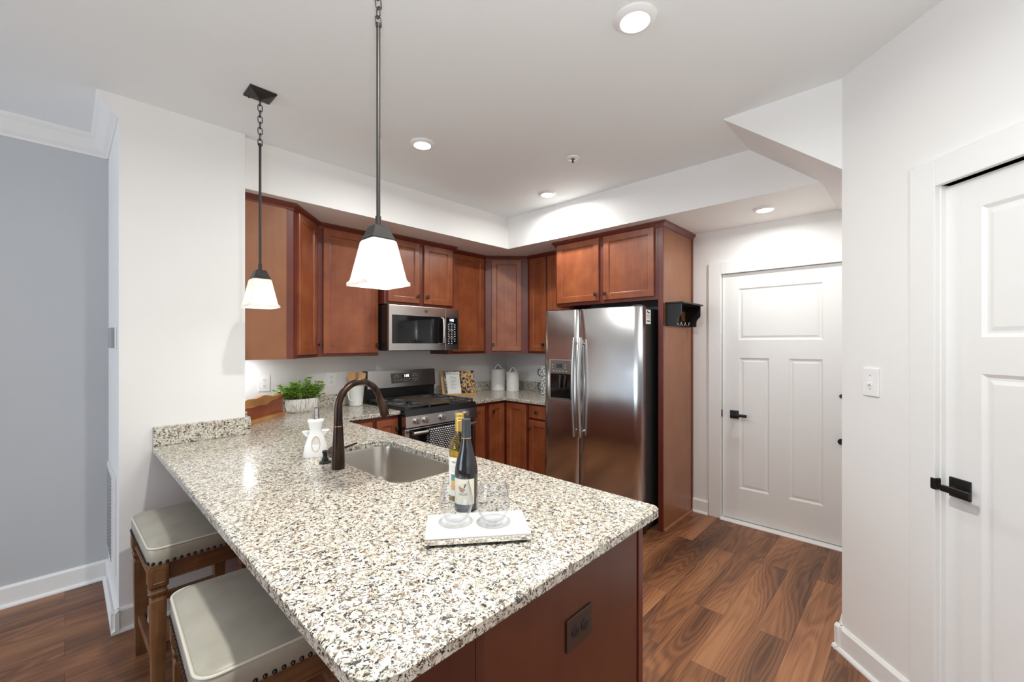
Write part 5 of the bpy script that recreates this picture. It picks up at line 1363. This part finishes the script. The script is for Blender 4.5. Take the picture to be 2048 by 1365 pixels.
# ------------------------------------------------------------------ stools
def make_stool(loc, rz, label):
    t = thing('counter_stool', label, 'stool', loc, rz, 'leather counter stools')
    X, Y = 0.190, 0.262
    mb = MB(); loops = []
    for ins, z, r in ((0.006, 0.582, 0.040), (0.001, 0.592, 0.045), (0.000, 0.620, 0.045), (0.001, 0.640, 0.045), (0.006, 0.650, 0.045), (0.014, 0.657, 0.045), (0.035, 0.664, 0.045), (0.070, 0.670, 0.05), (0.120, 0.674, 0.05)):
        loops.append([(p[0], p[1], z) for p in rrect(-X+ins, X-ins, -Y+ins, Y-ins, r, 6)])
    mb.loft(loops); cu = mesh_obj('cushion', mb, 'leather', t, local=True)
    mb = MB(); mb.tube([(p[0], p[1], 0.6485) for p in rrect(-X+0.003, X-0.003, -Y+0.003, Y-0.003, 0.045, 6)], 0.0042, 8, closed=True); mesh_obj('piping', mb, 'piping', cu, local=True)
    mb = MB()
    per = rrect(-X+0.001, X-0.001, -Y+0.001, Y-0.001, 0.045, 6); per.append(per[0])
    acc = 0.0; nxt = 0.0; step = 0.0225
    for i in range(len(per)-1):
        a = Vector(per[i]); b = Vector(per[i+1]); ln = (b-a).length
        while nxt <= acc+ln and ln > 0:
            p = a+(b-a)*((nxt-acc)/ln); mb.ball((p.x, p.y, 0.5915), 0.0068, 8); nxt += step
        acc += ln
    mesh_obj('nailhead_trim', mb, 'nail', cu, local=True)
    lx, ly = X-0.034, Y-0.034
    sq = lambda cx, cy, a, z: [(cx-a, cy-a, z), (cx+a, cy-a, z), (cx+a, cy+a, z), (cx-a, cy+a, z)]
    for sx in (-1, 1):
        for sy in (-1, 1):
            cx, cy = sx*lx, sy*ly; mb = MB()
            mb.loft([sq(cx, cy, a, z) for a, z in ((0.012, 0.0003), (0.019, 0.002), (0.025, 0.395), (0.025, 0.440), (0.0215, 0.448), (0.0215, 0.456), (0.027, 0.464), (0.029, 0.474), (0.025, 0.482), (0.025, 0.490), (0.031, 0.498), (0.031, 0.5815))], smooth=False)
            lg = mesh_obj('leg', mb, 'stool_wood', t, local=True)
            mb = MB()
            for nx, ny in ((sx, 0), (0, sy)):
                Mx = frame((cx+nx*0.031, cy+ny*0.031, 0.504), (ny, nx, 0) if nx == 0 else (0, 1, 0), (nx, ny, 0))
                loops = [[(u*k, d, 0.035+v*k2) for u, v in ((-1, -1), (1, -1), (1, 1), (-1, 1))] for k, k2, d in ((0.023, 0.030, 0.0), (0.023, 0.030, 0.0022), (0.019, 0.026, 0.0022), (0.017, 0.024, 0.0004))]
                mb.loft(loops, True, True, False, True, Mx)
            mesh_obj('carved_block', mb, 'stool_wood', lg, local=True)
    for sy in (-1, 1):
        mb = MB(); mb.box(-lx+0.03, lx-0.03, sy*ly-0.012+sy*0.008, sy*ly+0.012+sy*0.008, 0.515, 0.5815, 0.002); mb.box(-lx+0.03, lx-0.03, sy*ly-0.015+sy*0.009, sy*ly+0.015+sy*0.009, 0.513, 0.522, 0.003); mesh_obj('apron', mb, 'stool_wood_x', t, local=True)
        mb = MB(); mb.box(-lx+0.020, lx-0.020, sy*ly-0.012, sy*ly+0.012, 0.215, 0.250, 0.003); mesh_obj('stretcher', mb, 'stool_wood_x', t, local=True)
    for sx in (-1, 1):
        mb = MB(); mb.box(sx*lx-0.012+sx*0.008, sx*lx+0.012+sx*0.008, -ly+0.03, ly-0.03, 0.515, 0.5815, 0.002); mb.box(sx*lx-0.015+sx*0.009, sx*lx+0.015+sx*0.009, -ly+0.03, ly-0.03, 0.513, 0.522, 0.003); mesh_obj('apron', mb, 'stool_wood_y', t, local=True)
        mb = MB(); mb.box(sx*lx-0.012, sx*lx+0.012, -ly+0.020, ly-0.020, 0.155, 0.190, 0.003); mesh_obj('stretcher', mb, 'stool_wood_y', t, local=True)
    return t
sg = make_stool((0.412, 1.492, 0), -math.radians(2.4), 'wooden stool with greige leather seat under the middle of the counter, nearest the camera')
copy_thing(sg, (0.408, 2.432, 0), math.radians(1.2), 'wooden stool with greige leather seat under the counter, next to the pillar')

# ------------------------------------------------------------------ uplighter added behind the camera to bounce fill off the ceiling
t = thing('added_uplighter', 'added unseen black uplighter on a stand, shining at the ceiling', 'fill light', (-0.25, -0.45, 0))
mesh_obj('base', MB().lathe([(0.13, 0.0005), (0.13, 0.015), (0.03, 0.03), (0.012, 0.05)], n=28), 'fixture', t, local=True)
mesh_obj('pole', MB().cyl((0, 0, 0.04), (0, 0, 1.03), 0.012, 14), 'fixture', t, local=True)
mesh_obj('lamp_shade', MB().lathe([(0.012, 1.02), (0.05, 1.03), (0.12, 1.07), (0.15, 1.11), (0.147, 1.11), (0.117, 1.075), (0.05, 1.037), (0.01, 1.03)], n=36), 'fixture', t, local=True)
area_light('lamp', (0, 0, 1.10), (0, 0, 3), 0.22, 0, UPLIGHT_POWER, (0.94, 0.99, 0.985), 'DISK').parent = t

# ------------------------------------------------------------------ fittings on the pillar's living-room side
t = thing('thermostat', 'slim grey thermostat on the narrow side of the pillar', 'thermostat', (PX0, 3.15, 1.49))
mesh_obj('back_plate', MB().box(PX0-0.008, PX0-0.0005, 3.06, 3.30, 1.430, 1.550, 0.002), 'plate', t)
mesh_obj('body', MB().box(PX0-0.024, PX0-0.008, 3.09, 3.28, 1.436, 1.544, 0.004), plain('grey_plastic', (0.35, 0.36, 0.38), 0.5), t)
t = thing('return_air_grille', 'white perforated air return grille low on the pillar side', 'vent', (PX0, 3.36, 0.17))
mesh_obj('frame', MB().box(PX0-0.010, PX0-0.0005, 3.10, 3.61, 0.215, 0.735, 0.003), 'trim', t)
mb = MB()
for i in range(16):
    for j in range(24): mb.box(PX0-0.0118, PX0-0.0098, 3.265+i*0.021, 3.274+i*0.021, 0.24+j*0.0198, 0.2475+j*0.0198)
mesh_obj('perforations', mb, 'ink', t)
